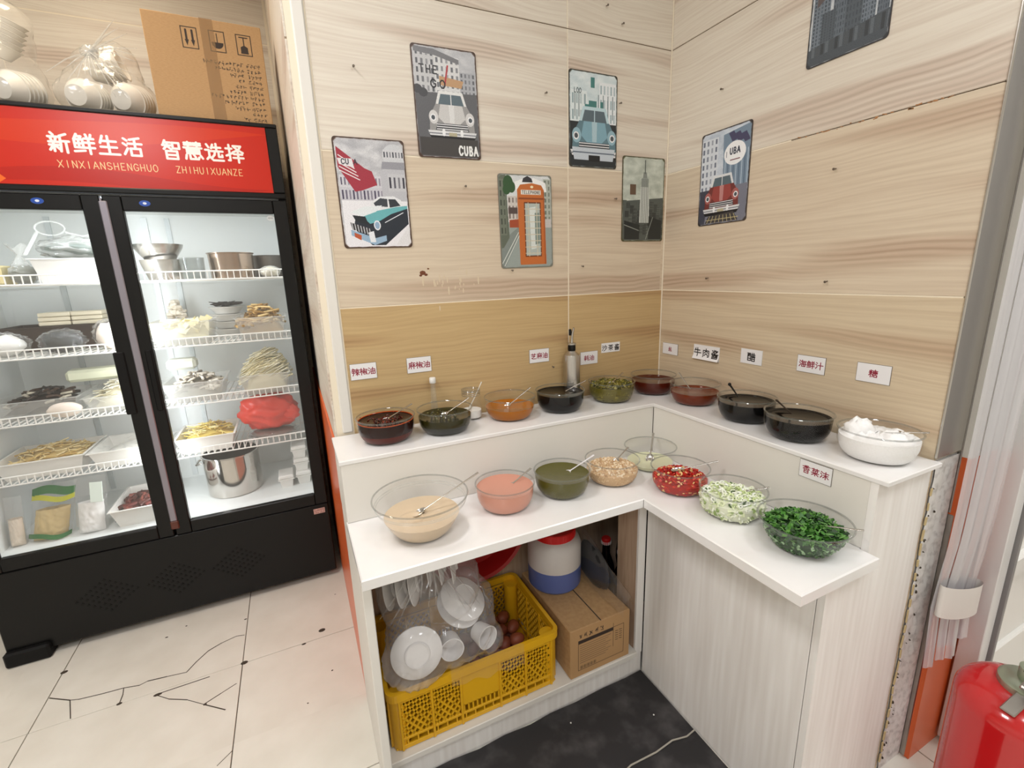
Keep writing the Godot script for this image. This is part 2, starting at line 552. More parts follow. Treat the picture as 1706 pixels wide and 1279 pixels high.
# pen strokes of the characters that stand on the cards and the refrigerator, on a 20 by 20 grid
const G := {
	"新": "4,1 6,3 / 1,5 10,5 / 3,6 4,9 / 8,6 7,9 / 1,10 10,10 / 1,13 10,13 / 5,10 5,19 / 4,14 1,18 / 7,14 10,17 / 18,2 12,4 / 12,4 12,12 11,19 / 12,9 20,9 / 17,9 17,20",
	"鲜": "4,1 1,6 / 4,3 8,3 6,6 / 1,6 9,6 9,14 1,14 1,6 / 1,10 9,10 / 5,6 5,14 / 0,18 10,17 / 13,1 14,4 / 18,1 17,4 / 11,5 20,5 / 11,9 20,9 / 10,14 20,14 / 15,5 15,20",
	"生": "5,1 2,8 / 4,6 18,6 / 2,12 18,12 / 0,19 20,19 / 10,1 10,19",
	"活": "2,2 5,4 / 1,7 4,9 / 1,18 5,12 / 18,1 8,3 / 6,7 20,7 / 13,2 13,12 / 8,12 18,12 18,19 8,19 8,12",
	"智": "4,1 2,5 / 3,3 10,3 / 1,6 10,6 / 6,3 6,6 2,10 / 6,7 10,10 / 12,3 19,3 19,9 12,9 12,3 / 4,12 16,12 16,20 4,20 4,12 / 4,16 16,16",
	"慧": "1,2 9,2 / 1,4 9,4 / 0,7 10,7 / 5,1 5,8 / 11,2 19,2 / 11,4 19,4 / 10,7 20,7 / 15,1 15,8 / 3,9 17,9 17,13 3,13 / 3,11 17,11 / 2,15 1,19 / 6,15 6,19 15,19 16,17 / 10,14 12,17 / 18,15 20,18",
	"选": "2,2 4,5 / 0,8 4,8 4,15 1,18 / 4,15 8,19 20,19 / 9,2 7,6 / 8,5 18,5 / 6,9 20,9 / 13,1 13,9 / 11,9 10,13 7,16 / 15,9 15,15 19,15 19,13",
	"择": "0,5 7,5 / 4,1 4,18 2,18 / 0,13 7,10 / 9,2 18,2 15,6 8,9 / 10,3 14,6 20,9 / 9,11 19,11 / 8,15 20,15 / 14,8 14,20",
	"辣": "4,0 6,2 / 1,3 10,3 / 3,4 4,7 / 8,4 7,7 / 0,8 10,8 / 1,12 10,12 / 5,8 5,16 3,20 / 11,4 20,4 / 12,7 19,7 19,12 12,12 12,7 / 15,1 15,20 / 15,13 11,18 / 15,13 20,18",
	"椒": "0,5 7,5 / 4,1 4,20 / 4,7 0,13 / 4,8 7,11 / 11,1 11,7 / 11,4 14,4 / 8,8 14,8 / 11,8 11,19 / 9,11 8,15 / 13,11 14,14 / 15,5 20,5 15,19 / 15,9 20,19",
	"油": "2,2 5,4 / 1,8 4,10 / 1,19 5,13 / 8,6 19,6 19,19 8,19 8,6 / 8,12 19,12 / 13,1 13,19",
	"麻": "10,0 11,2 / 3,3 20,3 / 3,3 3,12 1,19 / 5,8 11,8 / 8,5 8,20 / 8,9 5,14 / 8,9 11,13 / 12,8 20,8 / 16,5 16,20 / 16,9 12,14 / 16,9 20,14",
	"芝": "1,4 19,4 / 6,1 6,7 / 14,1 14,7 / 10,7 11,9 / 3,10 16,10 4,17 / 3,16 8,19 19,19",
	"耗": "1,4 9,4 / 1,8 9,8 / 0,12 10,12 / 5,1 5,20 / 5,12 1,17 / 5,13 9,16 / 18,1 12,4 / 11,8 20,7 / 11,13 20,12 / 15,3 15,18 20,18 20,15",
	"沙": "2,2 5,4 / 1,7 4,9 / 1,18 5,12 / 13,1 13,11 / 9,4 7,10 / 16,4 19,8 / 19,10 13,16 7,20",
	"茶": "1,3 19,3 / 6,1 6,5 / 14,1 14,5 / 10,5 1,11 / 10,5 19,11 / 4,12 16,12 / 10,9 10,20 / 7,14 3,18 / 13,14 17,18",
	"酱": "8,1 8,9 / 3,2 5,4 / 2,9 7,6 / 12,1 9,5 / 11,3 18,3 10,9 / 13,5 15,6 / 1,11 19,11 / 3,13 17,13 17,20 3,20 3,13 / 8,11 8,15 6,16 / 12,11 12,15 15,15 / 3,17 17,17",
	"盐": "2,5 9,5 / 6,1 6,9 / 1,10 10,9 / 14,1 14,10 / 14,4 18,6 / 3,12 17,12 17,19 3,19 3,12 / 8,12 8,19 / 12,12 12,19 / 0,19 20,19",
	"牛": "5,2 2,8 / 4,6 17,6 / 0,12 20,12 / 10,1 10,20",
	"肉": "2,5 18,5 18,19 15,19 / 2,5 2,20 / 10,1 10,6 5,11 / 10,6 15,10 / 10,12 5,17 / 10,12 15,16",
	"醋": "0,2 9,2 / 1,5 9,5 9,19 1,19 1,5 / 3,2 3,9 / 6,2 6,9 / 1,14 9,14 / 11,5 20,5 / 10,9 20,9 / 13,1 13,9 / 17,1 17,9 / 12,11 19,11 19,20 12,20 12,11 / 12,15 19,15",
	"海": "2,2 5,4 / 1,7 4,9 / 1,18 5,12 / 9,1 7,6 / 8,4 20,4 / 9,7 18,7 17,18 8,18 9,7 / 6,12 20,12 / 12,9 14,11 / 12,13 14,16",
	"汁": "2,2 5,4 / 1,7 4,9 / 1,18 5,12 / 7,9 20,9 / 13,1 13,20",
	"糖": "1,3 2,6 / 7,2 6,6 / 0,8 8,8 / 4,1 4,20 / 4,9 0,15 / 4,9 8,13 / 14,0 15,2 / 10,3 20,3 / 10,3 10,12 8,19 / 12,6 19,6 19,10 12,10 / 11,8 20,8 / 15,4 15,13 / 12,14 19,14 19,19 12,19 12,14",
	"香": "15,1 6,2 / 1,4 19,4 / 10,2 10,10 / 9,5 2,10 / 11,5 18,10 / 5,11 15,11 15,20 5,20 5,11 / 5,15 15,15",
	"菜": "1,3 19,3 / 6,1 6,5 / 14,1 14,5 / 16,6 4,7 / 4,8 6,11 / 10,8 11,11 / 16,8 14,11 / 1,13 19,13 / 10,11 10,20 / 9,14 2,19 / 11,14 18,19",
	"沫": "2,2 5,4 / 1,7 4,9 / 1,18 5,12 / 7,5 20,5 / 8,10 19,10 / 13,1 13,20 / 13,11 7,17 / 13,11 20,17",
	"X": "2,0 18,20 / 18,0 2,20", "I": "10,0 10,20", "N": "3,20 3,0 17,20 17,0", "A": "1,20 10,0 19,20 / 4,13 16,13",
	"S": "17,3 12,0 6,0 3,4 5,9 15,11 18,16 13,20 7,20 3,17", "H": "3,0 3,20 / 17,0 17,20 / 3,10 17,10", "E": "17,0 4,0 4,20 17,20 / 4,10 14,10",
	"G": "18,4 13,0 7,0 2,6 2,14 7,20 13,20 18,16 18,11 12,11", "U": "3,0 3,14 7,20 13,20 17,14 17,0", "O": "7,0 13,0 18,6 18,14 13,20 7,20 2,14 2,6 7,0",
	"Z": "3,0 17,0 3,20 17,20", "C": "18,4 13,0 7,0 2,6 2,14 7,20 13,20 18,16", "B": "4,0 4,20 13,20 17,15 13,10 4,10 / 4,0 12,0 15,5 12,10",
	"T": "2,0 18,0 / 10,0 10,20", "L": "4,0 4,20 17,20", "P": "4,20 4,0 14,0 17,5 14,10 4,10", "V": "2,0 10,20 18,0", "Y": "2,0 10,10 18,0 / 10,10 10,20",
	"R": "4,20 4,0 14,0 17,5 14,10 4,10 / 11,10 17,20", "F": "17,0 4,0 4,20 / 4,10 14,10",
	"0": "7,0 13,0 16,6 16,14 13,20 7,20 4,14 4,6 7,0", "1": "6,4 10,0 10,20", "2": "4,4 8,0 14,1 16,6 4,20 17,20", "3": "4,2 12,0 16,5 10,9 16,14 12,20 4,18", "7": "3,0 17,0 8,20", "8": "10,9 5,5 10,0 15,5 10,9 4,15 10,20 16,15 10,9", "9": "15,6 11,10 5,7 6,1 13,0 15,6 12,20",
}

# ---------------------------------------------------------------- the room
var uv_shift := Vector2.ZERO

# a slab with chamfered upper and lower edges: outline in (x, z), counted round; y0 .. y1
func slab(st, outline: Array, y0: float, y1: float, b: float):
	var n := outline.size()
	var area := 0.0
	for i in n:
		var a: Vector2 = outline[i]; var c: Vector2 = outline[(i + 1) % n]
		area += a.x * c.y - c.x * a.y
	var sgn := 1.0 if area > 0.0 else -1.0
	var inset := []
	for i in n:
		var p: Vector2 = outline[i]
		var d0: Vector2 = (p - outline[(i + n - 1) % n]).normalized()
		var d1: Vector2 = (outline[(i + 1) % n] - p).normalized()
		var n0 := Vector2(-d0.y, d0.x) * sgn
		var n1 := Vector2(-d1.y, d1.x) * sgn
		inset.append(p + (n0 + n1) * b / (1.0 + n0.dot(n1)))
	var up := func(q: Vector2, y: float) -> Vector3: return Vector3(q.x, y, q.y)
	for i in n:
		var k := (i + 1) % n
		var d: Vector2 = (outline[k] - outline[i]).normalized()
		var o := Vector3(d.y, 0, -d.x) * sgn
		face(st, [up.call(outline[i], y0 + b), up.call(outline[k], y0 + b), up.call(outline[k], y1 - b), up.call(outline[i], y1 - b)], o)
		face(st, [up.call(outline[i], y1 - b), up.call(outline[k], y1 - b), up.call(inset[k], y1), up.call(inset[i], y1)], o + Vector3.UP)
		face(st, [up.call(outline[i], y0 + b), up.call(outline[k], y0 + b), up.call(inset[k], y0), up.call(inset[i], y0)], o + Vector3.DOWN)
	var poly := PackedVector2Array(inset)
	var ids := Geometry2D.triangulate_polygon(poly)
	for i in range(0, ids.size(), 3):
		for y in [y0, y1]:
			face(st, [up.call(poly[ids[i]], y), up.call(poly[ids[i + 1]], y), up.call(poly[ids[i + 2]], y)], Vector3.UP if y == y1 else Vector3.DOWN)

func ribbon(st, pts: Array, w: float, y: float):
	for i in pts.size() - 1:
		var a: Vector2 = pts[i]; var b: Vector2 = pts[i + 1]
		var d := (b - a).normalized()
		var s := Vector2(-d.y, d.x) * w * 0.5
		var e := d * w * 0.3
		bx(st, Vector3((a.x + b.x) * 0.5, y, (a.y + b.y) * 0.5), Vector3(a.distance_to(b) + w * 0.5, 0.0006, w * rng.randf_range(0.6, 1.2)), 0.0, Basis(Vector3.UP, -d.angle()))

func build_floor():
	var f = setting("floor", "cream glazed floor tiles with dark cracked joints", "floor")
	var st = S(); bb(st, Vector3(-4.5, -0.12, -1.6), Vector3(1.8, -0.007, 4.7))
	put(f, "screed", st, M.grout)
	var step := 0.634
	st = S(); bx(st, Vector3(0, -0.0055, 0), Vector3(step - 0.0028, 0.011, step - 0.0028), 0.0012)
	var mesh = mesh_of(st)
	for i in range(-5, 6):
		for k in range(-2, 8):
			var at := Vector3(-1.725 + step * (i + 0.5), 0, -0.36 + step * (k + 0.5))
			if at.x < -4.5 or at.x > 1.75 or at.z < -1.5 or at.z > 4.7: continue
			var o = put(f, "tile", mesh, M.tile, at)
			o.rotation.y = PI * 0.5 * rng.randi_range(0, 3)
			o.position.y = rng.randf_range(-0.0008, 0.0)
	# cracks and chipped spots, as they lie in the photograph
	var cracks := [
		[[-1.731, -0.526], [-1.761, -0.535], [-1.813, -0.52], [-1.857, -0.497], [-1.893, -0.452], [-1.918, -0.411]],
		[[-1.918, -0.411], [-1.983, -0.422], [-2.045, -0.431], [-2.067, -0.422], [-2.118, -0.435], [-2.185, -0.441], [-2.253, -0.451], [-2.281, -0.461], [-2.354, -0.508]],
		[[-2.003, -0.344], [-1.953, -0.299], [-1.893, -0.265], [-1.835, -0.215], [-1.763, -0.155]], [[-1.835, -0.215], [-1.786, -0.239], [-1.738, -0.262]],
		[[-2.118, -0.435], [-2.112, -0.4], [-2.112, -0.362]], [[-2.281, -0.461], [-2.249, -0.365]], [[-1.726, 0.025], [-1.763, 0.057]], [[-2.003, -0.344], [-1.834, -0.345]]]
	for c in cracks:
		var pts := []
		for q in c: pts.append(Vector2(q[0], q[1]))
		st = S(); ribbon(st, pts, 0.0032, 0.0002)
		put(f, "crack", st, M.dirt)
	for q in [[-2.354, -0.635, 0.012], [-1.719, -0.359, 0.013], [-1.504, -0.354, 0.009], [-1.432, -0.402, 0.014], [-2.03, -0.667, 0.006], [-1.966, -0.707, 0.004], [-2.112, -0.359, 0.009], [-1.995, -0.341, 0.014], [-1.734, -0.632, 0.006], [-1.831, -0.213, 0.006], [-1.41, -0.16, 0.004], [-1.50, -0.05, 0.003], [-1.36, -0.62, 0.004]]:
		st = S()
		var pr := [Vector2(0, 0.0007)]
		pr = [Vector2(q[2], 0.0), Vector2(q[2] * 0.8, 0.0007), Vector2(0, 0.0008)]
		lathe(st, pr, 9, Vector3(q[0], 0, q[1]), 1.0, rng.randf_range(0.45, 0.8))
		put(f, "chipped_spot", st, M.dirt)

func panel(parent, called: String, lo: Vector3, hi: Vector3, m, b := 0.0008, start = null):
	# start: where in the 2 m by 1 m grain the panel's upper left corner lies
	if start != null:
		var along: float = lo.x if hi.x - lo.x > hi.z - lo.z else lo.z
		uv_shift = Vector2(start.x - along, -start.y - hi.y)
	var st = S(); bb(st, lo, hi, b)
	uv_shift = Vector2.ZERO
	return put(parent, called, st, m)

func build_walls():
	var hs := [0.0, 1.366, 1.80, 2.2195, 2.62, 2.9]
	var g := 0.0018
	# back wall
	var w = setting("wall_back", "pale ash laminate panelled wall behind the sauce counter", "wall")
	panel(w, "wall_core", Vector3(-1.295, 0, -0.12), Vector3(0.0, 2.9, -0.0010), M.bead)
	var xs := [-1.2445, -0.446, -0.001]
	for i in 2:
		for k in 5:
			var m = [M.wood_warm_shaded, M.wood_mid_shaded, M.wood, M.wood, M.wood][k]
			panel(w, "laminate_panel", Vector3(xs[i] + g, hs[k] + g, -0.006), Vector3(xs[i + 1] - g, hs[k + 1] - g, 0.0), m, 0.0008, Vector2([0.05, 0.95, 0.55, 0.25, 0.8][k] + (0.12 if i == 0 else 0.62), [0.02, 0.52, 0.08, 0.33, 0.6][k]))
	panel(w, "open_seam", Vector3(-1.0, 2.2183, -0.0055), Vector3(-0.003, 2.2207, -0.0002), M.seam)
	# stain where something was torn off the wall
	var st = S()
	for q in [[-0.985, 1.462, 0.010], [-0.975, 1.456, 0.006], [-0.992, 1.454, 0.005], [-0.966, 1.474, 0.004]]:
		lathe(st, [Vector2(q[2], 0), Vector2(q[2] * 0.7, 0.0006), Vector2(0, 0.0007)], 8, Vector3(q[0], q[1], 0.0001), 1.0, 0.7, Basis(Vector3.RIGHT, PI / 2))
	put(w, "torn_spot", st, flat(rgb(112, 66, 44), 0.9))
	st = S()
	for k in 30:
		var r := rng.randf_range(0.001, 0.0035)
		var p := Vector3(-0.90 + rng.randfn(0, 0.045), 1.425 + rng.randfn(0, 0.024), 0.0001)
		lathe(st, [Vector2(r, 0), Vector2(r * 0.7, 0.0003), Vector2(0, 0.0004)], 6, p, 1.0, rng.randf_range(1.5, 5.0), Basis(Vector3.RIGHT, PI / 2))
	put(w, "worn_patch", st, flat(rgb(214, 196, 168), 0.7), Vector3.ZERO, "", "stuff")
	# right wall
	w = setting("wall_right", "pale ash laminate panelled wall with one city print", "wall")
	panel(w, "wall_core", Vector3(0.0010, 0, -0.12), Vector3(0.118, 2.9, 0.955), M.bead)
	for k in 5:
		var m = [M.wood_tan_shaded, M.wood_mid_shaded, M.wood, M.wood, M.wood][k]
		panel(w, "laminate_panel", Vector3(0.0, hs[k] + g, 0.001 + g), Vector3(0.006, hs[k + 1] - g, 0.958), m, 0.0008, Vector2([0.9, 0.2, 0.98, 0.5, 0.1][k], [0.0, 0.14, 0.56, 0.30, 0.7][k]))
	panel(w, "open_seam", Vector3(0.0002, 2.2183, 0.003), Vector3(0.0055, 2.2207, 0.46), M.seam)
	panel(w, "open_seam", Vector3(0.0002, 1.7988, 0.50), Vector3(0.0055, 1.8012, 0.957), M.seam)
	st = S()
	for k in 26:
		var p := Vector3(0.0003, 1.80 + rng.randfn(0, 0.0016), rng.randf_range(0.5, 0.95))
		bx(st, p, Vector3(0.0012, rng.randf_range(0.001, 0.003), rng.randf_range(0.003, 0.012)), 0.0, Basis(Vector3.RIGHT, rng.randf_range(-0.3, 0.3)))
	put(w, "chipped_edge", st, flat(rgb(178, 128, 84), 0.9), Vector3.ZERO, "", "stuff")
	# the corner bead between the two walls
	var t = setting("trim_1", "thin pale bead in the corner between the two walls", "trim")
	panel(t, "corner_bead", Vector3(-0.004, 0.98, 0.0), Vector3(0.0, 2.9, 0.004), M.bead)
	# white angle that caps the free end of the back wall
	t = setting("trim_2", "white corner angle on the free end of the back wall", "trim")
	panel(t, "angle_front", Vector3(-1.278, 0.98, -0.02), Vector3(-1.246, 2.9, 0.005), M.white_board, 0.004)
	# return wall that runs back beside the refrigerator
	w = setting("wall_left", "narrow wood panelled return wall beside the refrigerator with orange foot", "wall")
	panel(w, "wall_core", Vector3(-1.295, 0, -1.45), Vector3(-1.18, 2.9, -0.12), M.bead)
	for k in 3:
		var z0 = [-1.448, -0.80, -0.42][k]
		var z1 = [-0.804, -0.424, -0.001][k]
		panel(w, "laminate_panel", Vector3(-1.301, 0.955, z0), Vector3(-1.295, 2.06, z1), M.wood, 0.0008, Vector2(0.3 * k, 0.0))
		panel(w, "laminate_panel", Vector3(-1.301, 2.064, z0), Vector3(-1.295, 2.9, z1), M.wood, 0.0008, Vector2(0.3 * k + 0.5, 0.1))
	panel(w, "wainscot_board", Vector3(-1.307, 0.0, -1.448), Vector3(-1.295, 0.952, 0.022), M.orange, 0.002)
	# wall behind the refrigerator
	w = setting("wall_rear", "pale wood panelled wall behind the refrigerator", "wall")
	panel(w, "wall_core", Vector3(-4.5, 0, -1.57), Vector3(-1.18, 2.9, -1.4505), M.bead)
	for i in 3:
		for k in 3:
			var y0 = [0.0, 1.30, 2.61][k]
			var y1 = [1.296, 2.606, 2.9][k]
			panel(w, "laminate_panel", Vector3(-4.4 + 1.03 * i, y0, -1.456), Vector3(-4.4 + 1.03 * i + 1.027, y1, -1.45), M.wood, 0.0008, Vector2(0.4 * i, 0.3 * k))
	# the rest of the room, behind the camera
	w = setting("wall_far_left", "cream painted wall at the far side of the dining room", "wall")
	panel(w, "wall_face", Vector3(-4.5, 0, -1.57), Vector3(-4.4, 2.9, 4.7), M.paint)
	w = setting("wall_front", "cream painted wall behind the camera", "wall")
	panel(w, "wall_face", Vector3(-4.5, 0, 4.6), Vector3(1.8, 2.9, 4.7), M.paint)
	w = setting("wall_far_right", "cream painted wall beyond the entrance", "wall")
	panel(w, "wall_face", Vector3(1.7, 0, 0.86), Vector3(1.8, 2.9, 4.7), M.paint)

func build_ceiling():
	var c = setting("ceiling", "white painted ceiling", "ceiling")
	panel(c, "ceiling_board", Vector3(-4.5, 2.9, -1.57), Vector3(1.8, 3.0, 4.7), flat(rgb(240, 238, 233), 0.85))

func build_entrance():
	# the end of the right wall: sheet steel above, bare plaster and a steel strip below
	var t = setting("trim_3", "brushed steel casing on the end of the right wall over bare plaster", "trim")
	panel(t, "steel_face", Vector3(-0.004, 0.978, 0.958), Vector3(0.118, 2.9, 0.964), M.steel, 0.002)
	panel(t, "steel_return", Vector3(0.118, 0.80, 0.935), Vector3(0.150, 2.9, 0.968), M.steel, 0.004)
	panel(t, "steel_strip", Vector3(0.118, 0.0, 0.94), Vector3(0.200, 0.80, 0.975), M.steel_dull, 0.003)
	var st = S()
	var nz := noise(77, 1.0, 4)
	sheet(st, 14, 90, func(u, v):
		var x = 0.004 + 0.112 * u
		var y = 0.97 * v
		var edge = 1.0 if u > 0.01 and u < 0.99 and v > 0.005 and v < 0.995 else 0.0
		return Vector3(x + (0.006 * nz.get_noise_2d(y * 30.0, 3.0) if u < 0.01 else 0.0), y, 0.962 + edge * 0.006 * nz.get_noise_2d(x * 60.0, y * 26.0)), Vector3(0, 0, 1))
	bb(st, Vector3(0.008, 0.0, 0.90), Vector3(0.114, 0.97, 0.958))
	put(t, "bare_plaster", st, M.plaster)
	st = S()
	for k in 34:
		var y := rng.randf_range(0.02, 0.9)
		var r := rng.randf_range(0.0008, 0.0026)
		lathe(st, [Vector2(r, 0), Vector2(r * 0.7, 0.003), Vector2(0, 0.004)], 6, Vector3(0.006 + absf(rng.randfn(0, 0.02)), y, 0.962), 1.0, rng.randf_range(1, 2.5), Basis(Vector3.RIGHT, PI / 2))
	put(t, "mould_spots", st, M.dirt, Vector3.ZERO, "", "stuff")
	st = S()
	for k in 22:
		var y := 0.05 + 0.04 * k
		bx(st, Vector3(0.002 + rng.randf_range(-0.001, 0.003), y, 0.9635), Vector3(rng.randf_range(0.003, 0.007), rng.randf_range(0.02, 0.045), 0.004), 0.001, Basis(Vector3.BACK, rng.randf_range(-0.1, 0.1)))
	put(t, "yellowed_filler", st, flat(rgb(196, 176, 132), 0.8), Vector3.ZERO, "", "stuff")
	# wall beyond, orange to knee height and over
	var w = setting("wall_entrance", "orange painted foot of the entrance wall under white paint", "wall")
	panel(w, "orange_foot", Vector3(0.12, 0, 0.86), Vector3(1.7, 0.96, 0.985), M.orange)
	panel(w, "wall_face", Vector3(0.12, 0.96, 0.86), Vector3(1.7, 2.9, 0.984), M.paint)
	# white glazed door leaf hanging open along that wall
	var d = setting("door_1", "white aluminium door leaf standing open against the entrance wall", "door")
	var alu = flat(rgb(226, 225, 224), 0.38, 0.2)
	panel(d, "frame_profile", Vector3(0.262, 0.02, 0.990), Vector3(0.276, 2.3, 1.040), alu, 0.002)
	panel(d, "frame_profile", Vector3(0.284, 0.02, 0.990), Vector3(0.338, 2.3, 1.034), alu, 0.006)
	panel(d, "frame_profile", Vector3(0.342, 0.02, 0.990), Vector3(0.352, 2.3, 1.044), flat(rgb(150, 148, 148), 0.4, 0.5), 0.002)
	panel(d, "frame_profile", Vector3(1.10, 0.02, 0.990), Vector3(1.16, 2.3, 1.034), alu, 0.004)
	panel(d, "bottom_rail", Vector3(0.352, 0.02, 0.990), Vector3(1.10, 0.30, 1.030), M.white_plastic, 0.004)
	panel(d, "mid_rail", Vector3(0.352, 0.56, 0.990), Vector3(1.10, 0.62, 1.036), M.white_plastic, 0.004)
	panel(d, "infill_panel", Vector3(0.352, 0.30, 0.996), Vector3(1.10, 2.3, 1.018), M.white_plastic, 0.002)
	panel(d, "latch", Vector3(0.36, 0.80, 1.018), Vector3(0.42, 0.905, 1.05), flat(rgb(45, 45, 47), 0.4), 0.006)
	# strips of clear PVC gathered to the side
	var c = thing("strip_curtain", "clear PVC strip curtain gathered against the steel casing and tied with white tape", "curtain")
	for k in 6:
		st = S()
		var x := 0.058 + 0.029 * k
		var z := 1.004 + 0.010 * (k % 2)
		sheet(st, 8, 24, func(u, v):
			var y = 0.385 + 2.2 * v + 0.02 * (k % 3)
			var waist = 0.010 * exp(-pow((y - 0.575) / 0.12, 2.0))
			return Vector3(x + (u - 0.5) * 0.046 + 0.02 * v, y, z + 0.009 * sin(u * PI) - waist + 0.002 * sin(u * 14.0 + k)), Vector3(0, 0, 1))
		put(c, "strip", st, M.strip if M.has("strip") else make_strip())
	st = S()
	var ring := []
	for k in 25:
		var a := TAU * k / 24.0
		ring.append(Vector2(0.133 + 0.105 * cos(a), 1.013 + 0.024 * sin(a)))
	sheet(st, 24, 3, func(u, v):
		var q: Vector2 = ring[int(round(u * 24))]
		return Vector3(q.x, 0.53 + 0.09 * v - 0.25 * (q.x - 0.13), q.y), Vector3.ZERO)
	put(c, "tie_tape", st, flat(rgb(224, 218, 212), 0.5))

func make_strip():
	M.strip = pane(Color(0.86, 0.85, 0.86), 0.58, 0.14)
	return M.strip

# ---------------------------------------------------------------- the counter
func build_counter():
	var t = thing("open_cabinet", "white open base cabinet under the worktop holding a yellow crate", "cabinet")
	panel(t, "side_panel", Vector3(-1.309, 0.0, 0.026), Vector3(-1.287, 0.7595, 0.452), M.white_board, 0.002)
	panel(t, "bottom_shelf", Vector3(-1.287, 0.088, 0.008), Vector3(-0.405, 0.108, 0.388), M.white_board, 0.002)
	panel(t, "toe_kick", Vector3(-1.287, 0.0, 0.352), Vector3(-0.374, 0.088, 0.372), M.white_grain, 0.001)
	panel(t, "post_panel", Vector3(-0.404, 0.088, 0.262), Vector3(-0.374, 0.7595, 0.366), M.bare_wood, 0.001)
	panel(t, "edge_strip", Vector3(-0.405, 0.088, 0.366), Vector3(-0.374, 0.7595, 0.376), M.white_grain, 0.001)
	panel(t, "back_panel", Vector3(-1.287, 0.108, 0.002), Vector3(-0.02, 0.7595, 0.008), M.bare_wood)
	panel(t, "rear_shelf", Vector3(-0.404, 0.088, 0.008), Vector3(-0.02, 0.108, 0.262), M.bare_wood)
	t = thing("panelled_cabinet", "white grained closed base cabinet at the right end of the worktop", "cabinet")
	panel(t, "front_panel", Vector3(-0.372, 0.0, 0.378), Vector3(-0.354, 0.7595, 0.9385), M.white_grain, 0.001)
	var st = S()
	prism(st, [Vector2(-0.372, 0.0), Vector2(-0.002, 0.0), Vector2(-0.002, 0.9615), Vector2(-0.2265, 0.9615), Vector2(-0.2265, 0.7595), Vector2(-0.372, 0.7595)], 0.941, 0.9575)
	put(t, "end_panel", st, M.white_grain)
	t = thing("worktop", "white L-shaped stone worktop carrying the lower row of bowls", "worktop")
	st = S()
	slab(st, [Vector2(-1.311, 0.2115), Vector2(-0.2115, 0.2115), Vector2(-0.2115, 0.9405), Vector2(-0.2275, 0.9405), Vector2(-0.2275, 0.982), Vector2(-0.5045, 0.982), Vector2(-0.5045, 0.5045), Vector2(-1.311, 0.5045)], 0.76, 0.79, 0.003)
	put(t, "slab", st, M.white_top)
	panel(t, "corner_joint_shade", Vector3(-0.5055, 0.762, 0.5035), Vector3(-0.5035, 0.788, 0.5053), M.dark_line)  # dark strip draws the joint and the shade in this inner corner
	t = thing("raised_shelf", "white raised L-shaped shelf along the wall carrying the upper row of bowls", "shelf")
	panel(t, "riser_panel", Vector3(-1.309, 0.7908, 0.212), Vector3(-0.2275, 0.9615, 0.2265), M.white_board, 0.0008)
	panel(t, "riser_panel", Vector3(-0.2265, 0.7908, 0.2120), Vector3(-0.212, 0.9615, 0.9405), M.white_board, 0.0008)
	panel(t, "side_panel", Vector3(-1.309, 0.7605, 0.004), Vector3(-1.295, 0.9615, 0.2095), M.white_board, 0.0008)
	panel(t, "corner_joint_shade", Vector3(-0.2285, 0.792, 0.2265), Vector3(-0.2265, 0.96, 0.2285), M.dark_line)  # joint of the risers, darkened to paint the shade where they meet
	st = S()
	slab(st, [Vector2(-1.313, 0.0065), Vector2(-0.0045, 0.0065), Vector2(-0.0045, 0.9765), Vector2(-0.2295, 0.9765), Vector2(-0.2295, 0.2295), Vector2(-1.313, 0.2295)], 0.962, 0.975, 0.002)
	put(t, "shelf_top", st, M.white_top)
	# mat and cable on the floor in front of the open cabinet
	t = thing("floor_mat", "worn black rubber mat on the floor in front of the open cabinet", "mat")
	st = S()
	var edge := [[-1.262, 0.395], [-1.20, 0.376], [-1.11, 0.374], [-1.02, 0.381], [-0.93, 0.376], [-0.84, 0.382], [-0.76, 0.3765], [-0.66, 0.380], [-0.55, 0.3765], [-0.45, 0.379], [-0.377, 0.3765], [-0.377, 0.52], [-0.38, 0.75], [-0.377, 0.95], [-0.39, 1.15], [-0.6, 1.16], [-0.9, 1.15], [-1.262, 1.155]]
	var poly := []
	for q in edge: poly.append(Vector2(q[0], q[1]))
	slab(st, poly, 0.0006, 0.011, 0.003)
	put(t, "mat_sheet", st, M.mat_rubber)
	var c = thing("thin_cable", "thin grey cable lying across the black rubber mat", "cable")
	st = S()
	tube(st, [Vector3(-0.383, 0.0135, 0.640), Vector3(-0.42, 0.0137, 0.645), Vector3(-0.47, 0.0137, 0.634), Vector3(-0.54, 0.0137, 0.640), Vector3(-0.633, 0.0137, 0.636), Vector3(-0.75, 0.0137, 0.66), Vector3(-0.9, 0.0137, 0.66)], 0.0026, 8)
	put(c, "cable_sheath", st, flat(rgb(170, 164, 152), 0.5))
	st = S()
	lathe(st, [Vector2(0.0, 0.0), Vector2(0.0026, 0.0), Vector2(0.0026, 0.0015), Vector2(0.0, 0.002)], 7)
	var crumb = mesh_of(st)
	for q in [[-0.46, 0.54], [-0.72, 0.44]]:
		var o = thing("crumb", "tiny white crumb lying on the black rubber mat", "crumb", Vector3(q[0], 0.011, q[1]), 0.0, "crumbs on the mat")
		put(o, "crumb_body", crumb, M.white_plastic)

# ---------------------------------------------------------------- the refrigerator
const FX0 := -2.565
const FX1 := -1.335
const SHELF_Y := [1.468, 1.196, 0.943, 0.712]
const FLOOR_Y := 0.447

